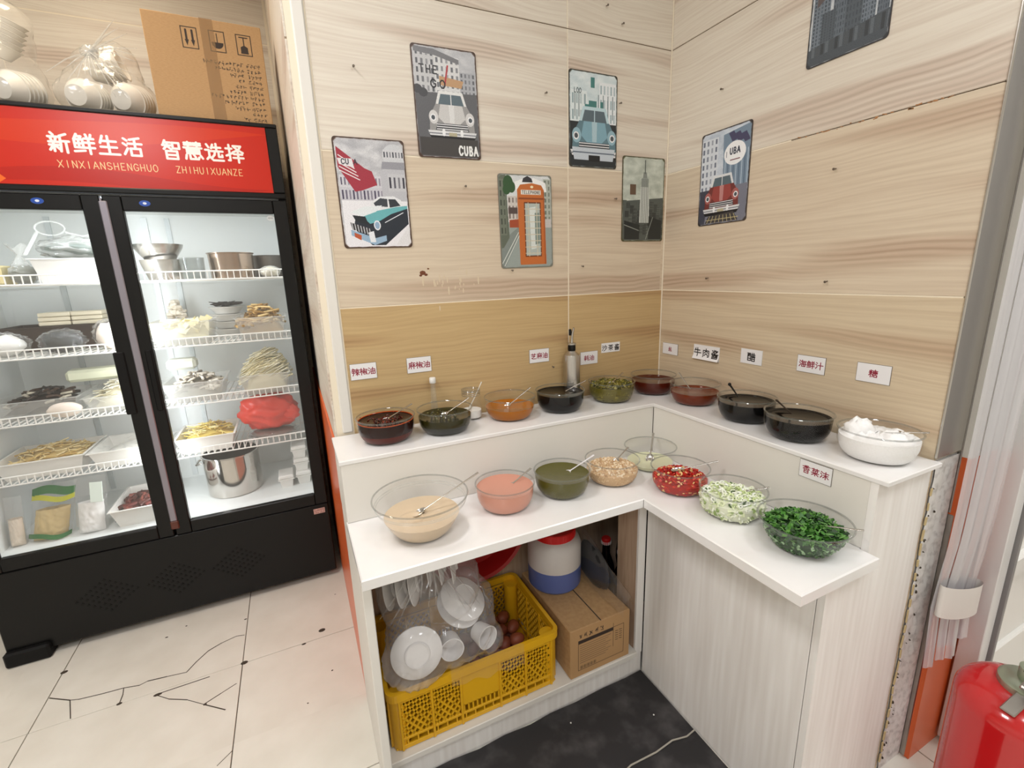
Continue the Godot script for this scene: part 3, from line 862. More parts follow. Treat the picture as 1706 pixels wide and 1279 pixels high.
func sign_image() -> Image:
	var w := 1536; var h := 334
	var img := Image.create(w, h, false, Image.FORMAT_RGB8)
	# header sign artwork: flat red ground with hard-edged swooshes of a deeper red and of orange, as printed
	img.fill(rgb(203, 40, 20))
	for q in [[0.20, 0.10, 4.0, 0.2, 0.16, rgb(212, 54, 20)], [0.90, 0.07, 7.0, 1.8, 0.10, rgb(186, 32, 18)]]:
		var pts := []
		for k in 65: pts.append(Vector2(k / 64.0 * w, (q[0] + q[1] * sin(k / 64.0 * q[2] + q[3]) - q[4] * sin(PI * k / 64.0)) * h))
		for k in 65: pts.append(Vector2((64 - k) / 64.0 * w, (q[0] + q[1] * sin((64 - k) / 64.0 * q[2] + q[3]) + q[4] * sin(PI * k / 64.0)) * h))
		fill_poly(img, pts, q[5])
	var ux := func(x: float) -> float: return (x + 2.53) / 1.152 * w
	var vy := func(y: float) -> float: return (2.05 - y) / 0.25 * h
	var white := Color(0.98, 0.97, 0.95)
	var s := Vector2(0.057 / 1.152 * w, 0.066 / 0.25 * h)
	write(img, "新鲜生活", Vector2(ux.call(-2.058), vy.call(1.979)), s, 0.069 / 1.152 * w, 11.0, white)
	write(img, "智慧选择", Vector2(ux.call(-1.733), vy.call(1.979)), s, 0.069 / 1.152 * w, 11.0, white)
	var cream := rgb(240, 216, 160)
	var ls := Vector2(0.0165 / 1.152 * w, 0.023 / 0.25 * h)
	write(img, "XINXIANSHENGHUO", Vector2(ux.call(-2.046), vy.call(1.887)), ls, 0.0195 / 1.152 * w, 3.4, cream)
	write(img, "ZHIHUIXUANZE", Vector2(ux.call(-1.702), vy.call(1.887)), ls, 0.0188 / 1.152 * w, 3.4, cream)
	# tip of an orange leaf in the print
	fill_poly(img, [Vector2(ux.call(-2.24), vy.call(1.845)), Vector2(ux.call(-2.205), vy.call(1.835)), Vector2(ux.call(-2.19), vy.call(1.82)), Vector2(ux.call(-2.21), vy.call(1.806)), Vector2(ux.call(-2.25), vy.call(1.80))], rgb(240, 112, 40))
	return img

func wire_shelf(x0: float, x1: float, y: float):
	var st = S()
	var r := 0.0021
	var zf := -0.862; var zb := -1.318
	# deck wires run front to back, with a turned-up ladder lip in front
	var n := int((x1 - x0) / 0.0235)
	for k in n + 1:
		var x := x0 + (x1 - x0) * k / n
		bx(st, Vector3(x, y, (zf + zb) * 0.5), Vector3(0.0036, 0.0036, zf - zb))
		bx(st, Vector3(x, y + 0.017, zf), Vector3(0.0036, 0.034, 0.0036))
	for q in [[zf, y], [zf, y + 0.034], [-1.0, y - 0.003], [-1.15, y - 0.003], [zb, y]]:
		bx(st, Vector3((x0 + x1) * 0.5, q[1], q[0]), Vector3(x1 - x0 + 0.004, 0.0052, 0.0052), 0.001)
	return st

func door_leaf(parent, x0: float, x1: float, hinge_left: bool):
	var d := Node3D.new()
	d.name = "door"
	parent.add_child(d, true)
	var y0 := 0.402; var y1 := 1.775; var z0 := -0.798; var z1 := -0.771
	var gx0 := x0 + 0.056; var gx1 := x1 - 0.053
	var gy0 := 0.456; var gy1 := 1.722
	var st = S()
	bb(st, Vector3(x0, y0, z0), Vector3(gx0, y1, z1), 0.003); bb(st, Vector3(gx1, y0, z0), Vector3(x1, y1, z1), 0.003)
	bb(st, Vector3(gx0, y0, z0), Vector3(gx1, gy0, z1), 0.003); bb(st, Vector3(gx0, gy1, z0), Vector3(gx1, y1, z1), 0.003)
	put(d, "frame", st, M.black)
	st = S(); bb(st, Vector3(gx0 - 0.004, gy0 - 0.004, -0.788), Vector3(gx1 + 0.004, gy1 + 0.004, -0.784))
	put(d, "glass_pane", st, M.door_glass)
	# recessed grip on the meeting edge
	var hx := x1 - 0.054 if hinge_left else x0 + 0.054
	var s := -1.0 if hinge_left else 1.0
	st = S()
	bb(st, Vector3(hx + s * 0.010 * (1.0 if hinge_left else -0.4), 0.955, z1 - 0.004), Vector3(hx - s * 0.026, 1.205, z1 + 0.006), 0.004)
	put(d, "grip", st, M.black_soft)
	var cx := (gx0 + gx1) * 0.5 + (0.13 if hinge_left else -0.18)
	st = S()
	lathe(st, [Vector2(0.013, 0), Vector2(0.013, 0.0012), Vector2(0.0, 0.0014)], 24, Vector3(cx, 1.750, z1), 1.35, 0.8, Basis(Vector3.RIGHT, PI / 2))
	put(d, "maker_badge", st, flat(rgb(36, 78, 168), 0.3), Vector3.ZERO, "small blue oval badge")
	st = S()
	lathe(st, [Vector2(0.006, 0), Vector2(0.006, 0.0010), Vector2(0.0042, 0.0010), Vector2(0.0, 0.0006)], 20, Vector3(cx, 1.750, z1 + 0.0010), 1.0, 0.7, Basis(Vector3.RIGHT, PI / 2))
	put(d, "badge_mark", st, flat(rgb(225, 232, 245), 0.3))
	return d

func build_refrigerator():
	var t = thing("display_refrigerator", "tall black two-door glass display refrigerator with a red header sign", "refrigerator")
	var st = S()
	bb(st, Vector3(FX0, 0.05, -1.40), Vector3(FX0 + 0.032, 2.06, -0.80), 0.003)
	bb(st, Vector3(FX1 - 0.030, 0.05, -1.40), Vector3(FX1, 2.06, -0.80), 0.003)
	bb(st, Vector3(FX0 + 0.032, 0.05, -1.40), Vector3(FX1 - 0.03, 2.06, -1.362))
	bb(st, Vector3(FX0 + 0.032, 1.79, -1.362), Vector3(FX1 - 0.03, 2.06, -0.80), 0.002)
	bb(st, Vector3(FX0 + 0.032, 0.03, -1.362), Vector3(FX1 - 0.03, 0.43, -0.80), 0.002)
	put(t, "carcass", st, M.black)
	st = S()
	bb(st, Vector3(FX0 + 0.032, 0.43, -1.362), Vector3(FX1 - 0.03, 1.79, -1.345))
	bb(st, Vector3(FX0 + 0.032, 0.43, -1.345), Vector3(FX0 + 0.042, 1.79, -0.802)); bb(st, Vector3(FX1 - 0.040, 0.43, -1.345), Vector3(FX1 - 0.03, 1.79, -0.802))
	bb(st, Vector3(FX0 + 0.042, 0.43, -1.345), Vector3(FX1 - 0.04, FLOOR_Y, -0.802)); bb(st, Vector3(FX0 + 0.042, 1.775, -1.345), Vector3(FX1 - 0.04, 1.79, -0.802))
	put(t, "liner", st, M.liner)
	# header: black surround and the printed red sign
	st = S()
	bb(st, Vector3(FX0, 1.782, -0.80), Vector3(FX1, 1.803, -0.768), 0.004); bb(st, Vector3(FX0, 2.047, -0.80), Vector3(FX1, 2.062, -0.768), 0.003)
	bb(st, Vector3(FX0, 1.803, -0.80), Vector3(-2.53, 2.047, -0.768), 0.003); bb(st, Vector3(-1.378, 1.803, -0.80), Vector3(FX1, 2.047, -0.768), 0.003)
	put(t, "header_surround", st, M.black)
	st = S()
	face(st, [Vector3(-2.53, 2.048, -0.774), Vector3(-1.378, 2.048, -0.774), Vector3(-1.378, 1.80, -0.774), Vector3(-2.53, 1.80, -0.774)], Vector3(0, 0, 1), [Vector2(0, 0), Vector2(1, 0), Vector2(1, 1), Vector2(0, 1)])
	bb(st, Vector3(-2.53, 1.80, -0.799), Vector3(-1.378, 2.048, -0.7745))
	put(t, "header_sign", st, printed(sign_image(), 0.24), Vector3.ZERO, "red sign with white lettering")
	door_leaf(t, FX0 + 0.008, -1.953, true)
	door_leaf(t, -1.945 + 0.0, FX1 - 0.001, false)
	# silver edge strip between the doors
	st = S()
	bb(st, Vector3(-1.9525, 0.455, -0.79), Vector3(-1.9455, 1.765, -0.768), 0.002)
	bb(st, Vector3(-1.9555, 0.47, -0.772), Vector3(-1.9305, 1.755, -0.764), 0.003)
	put(t, "meeting_strip", st, flat(rgb(150, 146, 156), 0.35, 0.6))
	st = S(); bb(st, Vector3(-1.958, 0.432, -0.79), Vector3(-1.928, 0.470, -0.764), 0.004)
	put(t, "lower_hinge", st, flat(rgb(92, 48, 36), 0.5))
	# kick plate with pressed diamond vents, feet
	st = S(); bb(st, Vector3(FX0, 0.032, -0.80), Vector3(FX1, 0.398, -0.776), 0.004)
	put(t, "kick_plate", st, M.black)
	for cx in [-2.22, -1.98, -1.74]:
		st = S()
		for a in 7:
			for b in 7:
				var p := Vector2(a - 3, b - 3).rotated(PI / 4) * 0.017
				bx(st, Vector3(cx + p.x * 1.4, 0.20 + p.y, -0.7755), Vector3(0.009, 0.009, 0.002), 0.0, Basis(Vector3.BACK, PI / 4))
		put(t, "vent_grille", st, M.black_soft)
	for x in [[FX0 - 0.005, FX0 + 0.135], [FX1 - 0.14, FX1 - 0.02]]:
		st = S(); bb(st, Vector3(x[0], 0.0, -1.36), Vector3(x[1], 0.064 if x[0] < -2 else 0.034, -0.752 if x[0] < -2 else -0.9), 0.008)
		put(t, "foot", st, M.black_soft)
	st = S(); bb(st, Vector3(-1.402, 0.352, -0.7765), Vector3(-1.352, 0.378, -0.7752))
	put(t, "inspection_sticker", st, flat(rgb(214, 178, 168), 0.6), Vector3.ZERO, "small pinkish printed sticker")
	st = S()
	for k in 4:
		for j in 9:
			if rng.randf() < 0.75: bx(st, Vector3(-1.397 + 0.005 * j, 0.357 + 0.0055 * k, -0.7751), Vector3(rng.randf_range(0.002, 0.004), 0.003, 0.0006))
	put(t, "sticker_print", st, flat(rgb(120, 60, 56), 0.7))
	st = S()
	lathe(st, [Vector2(0.011, 0), Vector2(0.011, 0.0008), Vector2(0.0, 0.0009)], 20, Vector3(-1.404, 1.706, -0.7838), 1.2, 1.0, Basis(Vector3.RIGHT, PI / 2))
	put(t, "approval_sticker", st, flat(rgb(225, 228, 228), 0.5))
	st = S()
	for q in [[-0.006, 0.003], [0.0, 0.003], [0.006, 0.0]]:
		tube(st, [Vector3(-1.404 + q[0] + 0.002, 1.709, -0.7828), Vector3(-1.404 + q[0] - 0.002, 1.706, -0.7828), Vector3(-1.404 + q[0] + 0.002, 1.703, -0.7828)], 0.0007, 4)
	put(t, "approval_mark", st, M.black)
	# inside: slotted uprights, wire shelves, lamp
	for x in [-1.95]:
		st = S()
		bb(st, Vector3(x - 0.012, 0.46, -1.345), Vector3(x + 0.012, 1.76, -1.335))
		put(t, "upright", st, flat(rgb(214, 218, 218), 0.4, 0.2))
	for x in [-1.86, -2.30]:
		st = S()
		bb(st, Vector3(x - 0.010, 0.46, -1.345), Vector3(x + 0.010, 1.76, -1.338))
		for k in 40: bb(st, Vector3(x - 0.005, 0.50 + 0.031 * k, -1.338), Vector3(x + 0.005, 0.515 + 0.031 * k, -1.336))
		put(t, "upright", st, flat(rgb(200, 206, 206), 0.4, 0.2))
	for y in SHELF_Y:
		put(t, "wire_shelf", wire_shelf(FX0 + 0.05, -1.965, y), M.wire)
		put(t, "wire_shelf", wire_shelf(-1.935, FX1 - 0.05, y), M.wire)
	var g := StandardMaterial3D.new()
	g.albedo_color = Color(0.95, 0.97, 1.0)
	g.emission_enabled = true
	g.emission = Color(0.93, 0.97, 1.0)
	g.emission_energy_multiplier = 1.6
	st = S(); bb(st, Vector3(-2.48, 1.756, -0.835), Vector3(-1.42, 1.774, -0.810), 0.003)
	put(t, "lamp_tube", st, g)
	var l := AreaLight3D.new()
	l.name = "interior_light"
	l.area_size = Vector2(1.05, 0.03)
	l.light_color = Color(0.96, 0.985, 1.0)
	l.light_energy = 0.36
	l.area_range = 6.0
	l.shadow_enabled = true
	l.position = Vector3(-1.95, 1.750, -0.825)
	l.rotation_degrees = Vector3(-72, 0, 0)
	t.add_child(l)
	# upright lamp behind the meeting stiles
	st = S(); bb(st, Vector3(-1.958, 0.5, -0.828), Vector3(-1.940, 1.70, -0.806), 0.004)
	put(t, "lamp_tube", st, g)
	for sx in [-1.0, 1.0]:
		l = AreaLight3D.new()
		l.name = "interior_light"
		l.area_size = Vector2(0.03, 1.15)
		l.light_color = Color(0.96, 0.985, 1.0)
		l.light_energy = 0.32
		l.area_range = 6.0
		l.shadow_enabled = true
		l.position = Vector3(-1.949 + sx * 0.012, 1.1, -0.832)
		l.rotation_degrees = Vector3(0, -40.0 * sx, 0)
		t.add_child(l, true)

# ---------------------------------------------------------------- what stands in it
# a tray with something heaped in it; heap(st) adds the contents
func food_tray(called, label, at: Vector3, size: Vector3, m, heap_name: String, heap_m, heap: Callable, group := "trays of food in the refrigerator"):
	var t = thing(called, label, "food tray", at, 0.0, group)
	var st = S(); tray(st, size.x, size.z, size.y)
	put(t, "tray_shell", st, m)
	st = S()
	heap.call(st)
	put(t, heap_name, st, heap_m, Vector3.ZERO, "", "stuff")
	return t

func mound(st, w: float, d: float, h0: float, h1: float, sd: int, col: Color):
	var f := noise(sd, 9.0, 3)
	st.set_color(col)
	sheet(st, 16, 14, func(u, v):
		var x = (u - 0.5) * w; var z = (v - 0.5) * d
		var k = (1.0 - pow(absf(2.0 * u - 1.0), 2.5)) * (1.0 - pow(absf(2.0 * v - 1.0), 2.5))
		return Vector3(x, h0 + (h1 - h0) * k + 0.008 * f.get_noise_2d(x * 3.0, z * 3.0) * k, z), Vector3.UP)

func scatter_shreds(st, n: int, w: float, d: float, h0: float, h1: float, length: float, r: float, cols: Array, tilt := 0.3):
	for k in n:
		var u := rng.randf_range(-1, 1); var v := rng.randf_range(-1, 1)
		var y := h0 + (h1 - h0) * (1.0 - u * u) * (1.0 - v * v)
		shred(st, Vector3(u * w * 0.5, y, v * d * 0.5), length * rng.randf_range(0.7, 1.2), r, rng.randf_range(-tilt, tilt), cols[rng.randi() % cols.size()], 0.35, 4)

# a filled bag: lumpy contents and a thin film tied above it
func bagged(called, label, at: Vector3, rad: Vector3, content: Color, film, sd: int, neck := 0.0, group := ""):
	var t = thing(called, label, "bag", at, 0.0, group)
	var st = S()
	blob(st, Vector3(0, rad.y * 0.9, 0), rad * 0.80, 0.22, 1.3, sd, 24, 14, 0.002)
	put(t, "contents", st, flat(content, 0.6))
	st = S()
	blob(st, Vector3(0, rad.y * 0.95, 0), rad * 0.93, 0.24, 4.5, sd + 1, 48, 30, 0.0006)
	put(t, "film", st, film)
	if neck > 0.0:
		st = S()
		sheet(st, 22, 8, func(u, v):
			var a = TAU * u
			var r = lerpf(0.55, 0.13, minf(v * 2.2, 1.0)) + maxf(v - 0.5, 0.0) * 1.0
			var w = 1.0 + 0.25 * sin(a * 7.0 + sd)
			return Vector3(cos(a) * r * rad.x * w, rad.y * 1.75 + neck * v + 0.01 * sin(a * 3.0) * v, sin(a) * r * rad.z * w), Vector3.ZERO)
		put(t, "tied_neck", st, film)
	return t

# a standing sealed packet: pillow-shaped, with flat seals above and below
func packet(called, label, at: Vector3, w: float, h: float, d: float, lean: float, content: Color, film, sd: int):
	var t = thing(called, label, "packet", at, 0.0, "packets on the refrigerator bottom")
	var f := noise(sd, 1.0, 4)
	for layer in 2:
		var st = S()
		var grow := 1.0 if layer == 1 else 0.82
		var top := 1.0 if layer == 1 else 0.55
		for sgn in [-1.0, 1.0]:
			sheet(st, 18, 22, func(u, v):
				var x = (u - 0.5) * w * grow
				var y = 0.002 + h * top * v
				var b = (1.0 - pow(absf(2.0 * u - 1.0), 3.0)) * minf(1.0, v * 6.0 + 0.25) * pow(maxf(0.0, 1.0 - v * (0.95 if layer == 1 else 0.6)), 0.7)
				var z = sgn * (0.001 + d * 0.5 * grow * b + 0.010 * b * f.get_noise_3d(u * 5.0, v * 5.0, sgn))
				return Vector3(x * (1.0 + 0.05 * f.get_noise_2d(v * 4.0, 2.0)) + lean * y, y, z - 0.12 * y), Vector3(0, 0, sgn))
		put(t, "film" if layer == 1 else "contents", st, film if layer == 1 else flat(content, 0.6))
	return t

func build_refrigerator_food():
	var y1: float = SHELF_Y[0] + 0.0022; var y2: float = SHELF_Y[1] + 0.0022; var y3: float = SHELF_Y[2] + 0.0022; var y4: float = SHELF_Y[3] + 0.0022
	var cream := lin(232, 222, 196); var pale := lin(240, 234, 216); var white := lin(238, 236, 228)
	var st
	var t
	# --- left door, top shelf
	t = thing("storage_tub", "white rectangular tub on the top wire shelf behind a looped clear bag", "tub", Vector3(-2.10, y1, -1.0))
	st = S(); tray(st, 0.26, 0.22, 0.092, 0.86); put(t, "tub_shell", st, M.white_plastic)
	bagged("greens_bag", "clear bag of dark greens at the left of the white tub", Vector3(-2.285, y1, -0.975), Vector3(0.043, 0.042, 0.055), rgb(58, 62, 34), M.film_milky, 101, 0.07, "bags in the refrigerator")
	t = thing("tied_bag", "knotted clear plastic bag with looped handles on the white tub", "bag", Vector3(-2.105, y1 + 0.0935, -1.02), 0.0, "bags in the refrigerator")
	st = S(); blob(st, Vector3(0, 0.035, 0), Vector3(0.12, 0.036, 0.085), 0.3, 1.6, 111, 28, 14, 0.0)
	put(t, "contents", st, flat(rgb(108, 116, 110), 0.5))
	st = S(); blob(st, Vector3(0, 0.04, 0), Vector3(0.125, 0.045, 0.09), 0.5, 2.4, 112, 34, 20, 0.0)
	put(t, "film", st, M.film_milky)
	st = S()
	var loop := []
	for k in 15: loop.append(Vector3(-0.075 + 0.045 * cos(TAU * k / 14.0), 0.115 + 0.026 * sin(TAU * k / 14.0), 0.03))
	tube(st, loop, 0.0055, 7, 0.6)
	tube(st, [Vector3(-0.03, 0.10, 0.03), Vector3(0.02, 0.085, 0.03), Vector3(0.07, 0.10, 0.02), Vector3(0.09, 0.125, 0.0)], 0.008, 7, 0.6)
	tube(st, [Vector3(-0.115, 0.10, 0.035), Vector3(-0.125, 0.06, 0.07), Vector3(-0.135, 0.012, 0.122)], 0.008, 7, 0.5)
	put(t, "handle_loops", st, M.film_milky)
	t = thing("bean_curd_block", "yellowish wrapped block at the far left of the top wire shelf", "bean curd", Vector3(-2.385, y1, -1.0))
	st = S(); bx(st, Vector3(0, 0.036, 0), Vector3(0.10, 0.072, 0.12), 0.006); put(t, "block", st, flat(rgb(206, 190, 140), 0.5))
	# --- left door, second shelf
	t = thing("serving_tray", "shallow dark brown tray under two stacks of bean curd sheets", "tray", Vector3(-2.24, y2, -1.195))
	st = S(); tray(st, 0.44, 0.22, 0.10, 0.9); put(t, "tray_shell", st, flat(rgb(62, 46, 38), 0.5))
	for q in [[-2.275, 0], [-2.168, 1]]:
		t = thing("bean_curd_stack", ["left stack of pale bean curd sheets on the dark tray", "right stack of pale bean curd sheets on the dark tray"][q[1]], "bean curd", Vector3(q[0], y2 + 0.1015, -1.14), 0.0, "bean curd stacks on the dark tray")
		for k in 3:
			st = S(); bx(st, Vector3(rng.randf_range(-0.003, 0.003), 0.009 + 0.0185 * k, 0), Vector3(0.104, 0.0165, 0.09), 0.003)
			put(t, "sheet", st, flat(rgb(238, 228, 202), 0.55))
	bagged("printed_bag", "white printed plastic bag lying left of the black fungus bag", Vector3(-2.395, y2, -0.96), Vector3(0.085, 0.05, 0.07), rgb(232, 230, 224), M.film, 121, 0.0, "bags in the refrigerator")
	bagged("fungus_bag", "clear bag of black fungus on the second wire shelf", Vector3(-2.217, y2, -0.96), Vector3(0.080, 0.05, 0.06), rgb(26, 28, 27), M.film, 131, 0.0, "bags in the refrigerator")
	bagged("ball_bag", "clear bag of pale pinkish fish balls beside the black fungus", Vector3(-2.065, y2, -0.96), Vector3(0.056, 0.066, 0.06), rgb(236, 222, 208), M.film, 141, 0.0, "bags in the refrigerator")
	# --- left door, third shelf
	food_tray("mushroom_tray", "clear tray of dark mushroom slices on the third shelf behind the left door", Vector3(-2.350, y3, -1.075), Vector3(0.27, 0.075, 0.26), M.film_milky, "mushroom_slices", M.chopped, func(s):
		mound(s, 0.22, 0.21, 0.02, 0.085, 151, lin(52, 40, 34))
		scatter_shreds(s, 60, 0.21, 0.20, 0.05, 0.10, 0.04, 0.006, [lin(60, 46, 38), lin(80, 60, 48), lin(210, 200, 180), lin(44, 34, 30)]))
	food_tray("enoki_tray", "clear tray of enoki mushrooms next to the meeting doors", Vector3(-2.075, y3, -1.03), Vector3(0.22, 0.07, 0.26), M.film_milky, "enoki_stalks", M.chopped, func(s):
		mound(s, 0.18, 0.21, 0.02, 0.10, 152, lin(226, 218, 192))
		scatter_shreds(s, 110, 0.17, 0.20, 0.05, 0.115, 0.07, 0.0025, [lin(240, 234, 212), lin(228, 220, 190), lin(246, 242, 228)]))
	t = thing("onion_bulb", "pale peeled onion-like bulb in front of the dark mushroom slices", "vegetable", Vector3(-2.245, y3 + 0.0015, -0.902))
	st = S(); blob(st, Vector3(0, 0.032, 0), Vector3(0.055, 0.030, 0.029), 0.06, 1.0, 153, 26, 16); put(t, "bulb", st, flat(rgb(232, 218, 204), 0.45))
	t = thing("radish_slab", "long pale green radish slab lying across the mushroom trays", "vegetable", Vector3(-2.15, y3 + 0.098, -1.10), 0.05)
	st = S(); bx(st, Vector3(0, 0.042, 0), Vector3(0.25, 0.05, 0.09), 0.012); put(t, "slab", st, flat(rgb(232, 234, 206), 0.45))
	# --- left door, fourth shelf
	food_tray("noodle_tray", "white tray of yellow noodles on the fourth shelf behind the left door", Vector3(-2.362, y4, -1.02), Vector3(0.28, 0.075, 0.26), M.tray_white, "noodles", M.chopped, func(s):
		mound(s, 0.25, 0.22, 0.04, 0.085, 161, lin(206, 178, 116))
		scatter_shreds(s, 90, 0.22, 0.20, 0.06, 0.098, 0.06, 0.003, [lin(222, 196, 132), lin(200, 166, 96), lin(232, 212, 160)]))
	t = food_tray("wrapped_tray", "white tray sealed with crinkled cling film beside the noodles", Vector3(-2.085, y4, -1.00), Vector3(0.235, 0.075, 0.25), M.tray_white, "rice_cakes", M.chopped, func(s): mound(s, 0.2, 0.22, 0.03, 0.062, 162, white))
	st = S()
	var nf := noise(163, 16.0, 3)
	sheet(st, 22, 22, func(u, v): return Vector3((u - 0.5) * 0.25, 0.078 + 0.010 * nf.get_noise_2d(u * 0.9, v * 0.9) * 4.0 * u * (1.0 - u), (v - 0.5) * 0.265), Vector3.UP)
	put(t, "cling_film", st, M.film)
	# --- left door, floor
	t = packet("noodle_packet", "clear packet of yellow noodles with green and yellow print", Vector3(-2.395, FLOOR_Y, -0.905), 0.135, 0.225, 0.075, 0.22, rgb(206, 180, 120), M.film, 171)
	for q in [[0.200, 0.032, Color(0.10, 0.40, 0.16), 0.0], [0.172, 0.020, Color(0.72, 0.72, 0.14), 0.9], [0.024, 0.018, Color(0.14, 0.42, 0.18), 0.4]]:
		st = S()
		var qq: Array = q
		sheet(st, 12, 4, func(u, v):
			var y = qq[0] + (v - 0.5) * qq[1] + 0.010 * sin(u * 5.0 + qq[3])
			var b = (1.0 - pow(absf(2.0 * u - 1.0), 3.0)) * pow(maxf(0.0, 1.0 - y / 0.225 * 0.95), 0.7)
			return Vector3((u - 0.5) * 0.137 + 0.22 * y, y, 0.008 + 0.0395 * b - 0.12 * y), Vector3(0, 0, 1))
		put(t, "printed_band", st, flat(q[2], 0.35))
	t = packet("rice_flour_packet", "white packet of rice flour with a small green label", Vector3(-2.252, FLOOR_Y, -0.885), 0.105, 0.235, 0.07, 0.10, rgb(238, 236, 232), M.film, 181)
	st = S(); bx(st, Vector3(0.045, 0.175, 0.008), Vector3(0.042, 0.085, 0.003), 0.001, Basis.from_euler(Vector3(-0.12, 0, -0.1))); put(t, "paper_label", st, flat(rgb(222, 234, 224), 0.5))
	st = S()
	for k in 4: bx(st, Vector3(0.043, 0.15 + 0.015 * k, 0.0115 - 0.0018 * k), Vector3(0.022, 0.008, 0.0015), 0.0, Basis.from_euler(Vector3(-0.12, 0, -0.1)))
	put(t, "label_print", st, flat(rgb(40, 140, 80), 0.5))
	packet("fish_ball_packet", "clear packet of pale fish balls at the far left of the bottom", Vector3(-2.490, FLOOR_Y, -0.895), 0.055, 0.20, 0.06, 0.05, rgb(226, 210, 190), M.film, 191)
	food_tray("meat_tray", "white tray of dark red meat on the refrigerator bottom", Vector3(-2.078, FLOOR_Y, -0.985), Vector3(0.19, 0.085, 0.28), M.tray_white, "meat_slices", M.chopped, func(s):
		mound(s, 0.18, 0.24, 0.03, 0.08, 192, lin(92, 44, 40))
		scatter_shreds(s, 40, 0.16, 0.2, 0.05, 0.09, 0.05, 0.010, [lin(110, 44, 42), lin(84, 40, 36), lin(134, 70, 60)]))
	# --- right door, top shelf
	for k in 2:
		t = thing("steel_bowl", ["wide steel mixing bowl standing on the top wire shelf", "smaller steel bowl nested above the wide mixing bowl"][k], "bowl", Vector3([-1.845, -1.855][k], y1 + [0.0, 0.0865][k], -1.03))
		st = S()
		var r0: float = [0.062, 0.055][k]; var r1: float = [0.085, 0.09][k]; var h: float = [0.085, 0.062][k]
		lathe(st, [Vector2(0, 0), Vector2(r0, 0), Vector2(r1 * 0.95, h * 0.75), Vector2(r1, h), Vector2(r1 - 0.002, h), Vector2(r1 * 0.94, h * 0.75), Vector2(r0 - 0.003, 0.003), Vector2(0, 0.003)], 40)
		put(t, "bowl_wall", st, M.steel)
		if k == 0:
			st = S(); lathe(st, [Vector2(0, 0.0), Vector2(0.070, 0.0), Vector2(0.070, 0.001), Vector2(0, 0.001)], 30, Vector3(0, 0.0849, 0)); put(t, "lid", st, M.steel_dull)
	t = thing("glass_dish", "clear glass dish between the steel bowls and the copper-brown pot", "dish", Vector3(-1.733, y1, -0.96))
	st = S(); lathe(st, [Vector2(0, 0), Vector2(0.042, 0), Vector2(0.046, 0.09), Vector2(0.043, 0.09), Vector2(0.039, 0.004), Vector2(0, 0.004)], 32); put(t, "dish_wall", st, M.glass_edge)
	t = thing("steel_pot", "brownish shiny steel pot at the right of the top wire shelf", "pot", Vector3(-1.592, y1, -1.03))
	st = S(); lathe(st, [Vector2(0, 0), Vector2(0.083, 0), Vector2(0.087, 0.004), Vector2(0.09, 0.105), Vector2(0.094, 0.108), Vector2(0.094, 0.111), Vector2(0.088, 0.109), Vector2(0.085, 0.005), Vector2(0, 0.004)], 44); put(t, "pot_wall", st, flat(rgb(168, 146, 128), 0.22, 1.0))
	t = thing("steel_pot", "dark steel pot in the right rear corner of the top wire shelf", "pot", Vector3(-1.450, y1, -1.16))
	st = S(); lathe(st, [Vector2(0, 0), Vector2(0.066, 0), Vector2(0.070, 0.10), Vector2(0.073, 0.103), Vector2(0.068, 0.103), Vector2(0.066, 0.004), Vector2(0, 0.004)], 36); put(t, "pot_wall", st, flat(rgb(110, 104, 98), 0.3, 1.0))
	bagged("small_parcel", "small pale wrapped parcel at the right of the top wire shelf", Vector3(-1.44, y1, -0.95), Vector3(0.045, 0.026, 0.045), rgb(206, 196, 172), M.film_milky, 201, 0.0, "bags in the refrigerator")
	# --- right door, second shelf
	food_tray("potato_tray", "clear tray of pale yellow potato slices on the second shelf behind the right door", Vector3(-1.81, y2, -1.0), Vector3(0.225, 0.10, 0.24), M.film_milky, "potato_slices", M.chopped, func(s):
		mound(s, 0.19, 0.2, 0.03, 0.09, 211, lin(232, 222, 176))
		for k in 70: chip(s, Vector3(rng.randf_range(-0.085, 0.085), rng.randf_range(0.05, 0.095), rng.randf_range(-0.09, 0.09)), Vector3(0.035, 0.004, 0.03), [lin(238, 228, 184), lin(228, 214, 160)][k % 2]))
	t = thing("bean_curd_heap", "heap of white bean curd puffs behind the potato tray", "bean curd", Vector3(-1.865, y2, -1.19))
	st = S()
	for k in 70:
		var h := rng.randf() * 0.165
		var rr := 0.060 * (1.0 - h / 0.20)
		bx(st, Vector3(rng.randf_range(-rr, rr), h + 0.012, rng.randf_range(-rr, rr)), Vector3(0.030, 0.014, 0.024), 0.004, Basis.from_euler(Vector3(rng.randf_range(-0.3, 0.3), rng.randf_range(0, 3), 0)))
	put(t, "heap", st, flat(rgb(240, 230, 214), 0.6), Vector3.ZERO, "", "stuff")
	t = thing("black_dish", "white round dish with dark sheets of seaweed on a stand of trays", "dish", Vector3(-1.662, y2, -1.22))
	st = S()
	for k in 4: lathe(st, [Vector2(0, 0.0), Vector2(0.05, 0.0), Vector2(0.074, 0.030), Vector2(0.078, 0.031), Vector2(0.078, 0.034), Vector2(0.05, 0.033), Vector2(0, 0.033)], 32, Vector3(0, 0.0355 * k, 0))
	put(t, "stacked_dishes", st, M.white_plastic)
	st = S()
	for k in 16: bx(st, Vector3(rng.randf_range(-0.045, 0.045), 0.152 + rng.randf_range(-0.006, 0.008), rng.randf_range(-0.04, 0.04)), Vector3(0.06, 0.004, 0.04), 0.001, Basis.from_euler(Vector3(rng.randf_range(-0.2, 0.2), rng.randf_range(0, 3), rng.randf_range(-0.25, 0.25))))
	put(t, "seaweed", st, flat(rgb(52, 46, 46), 0.7))
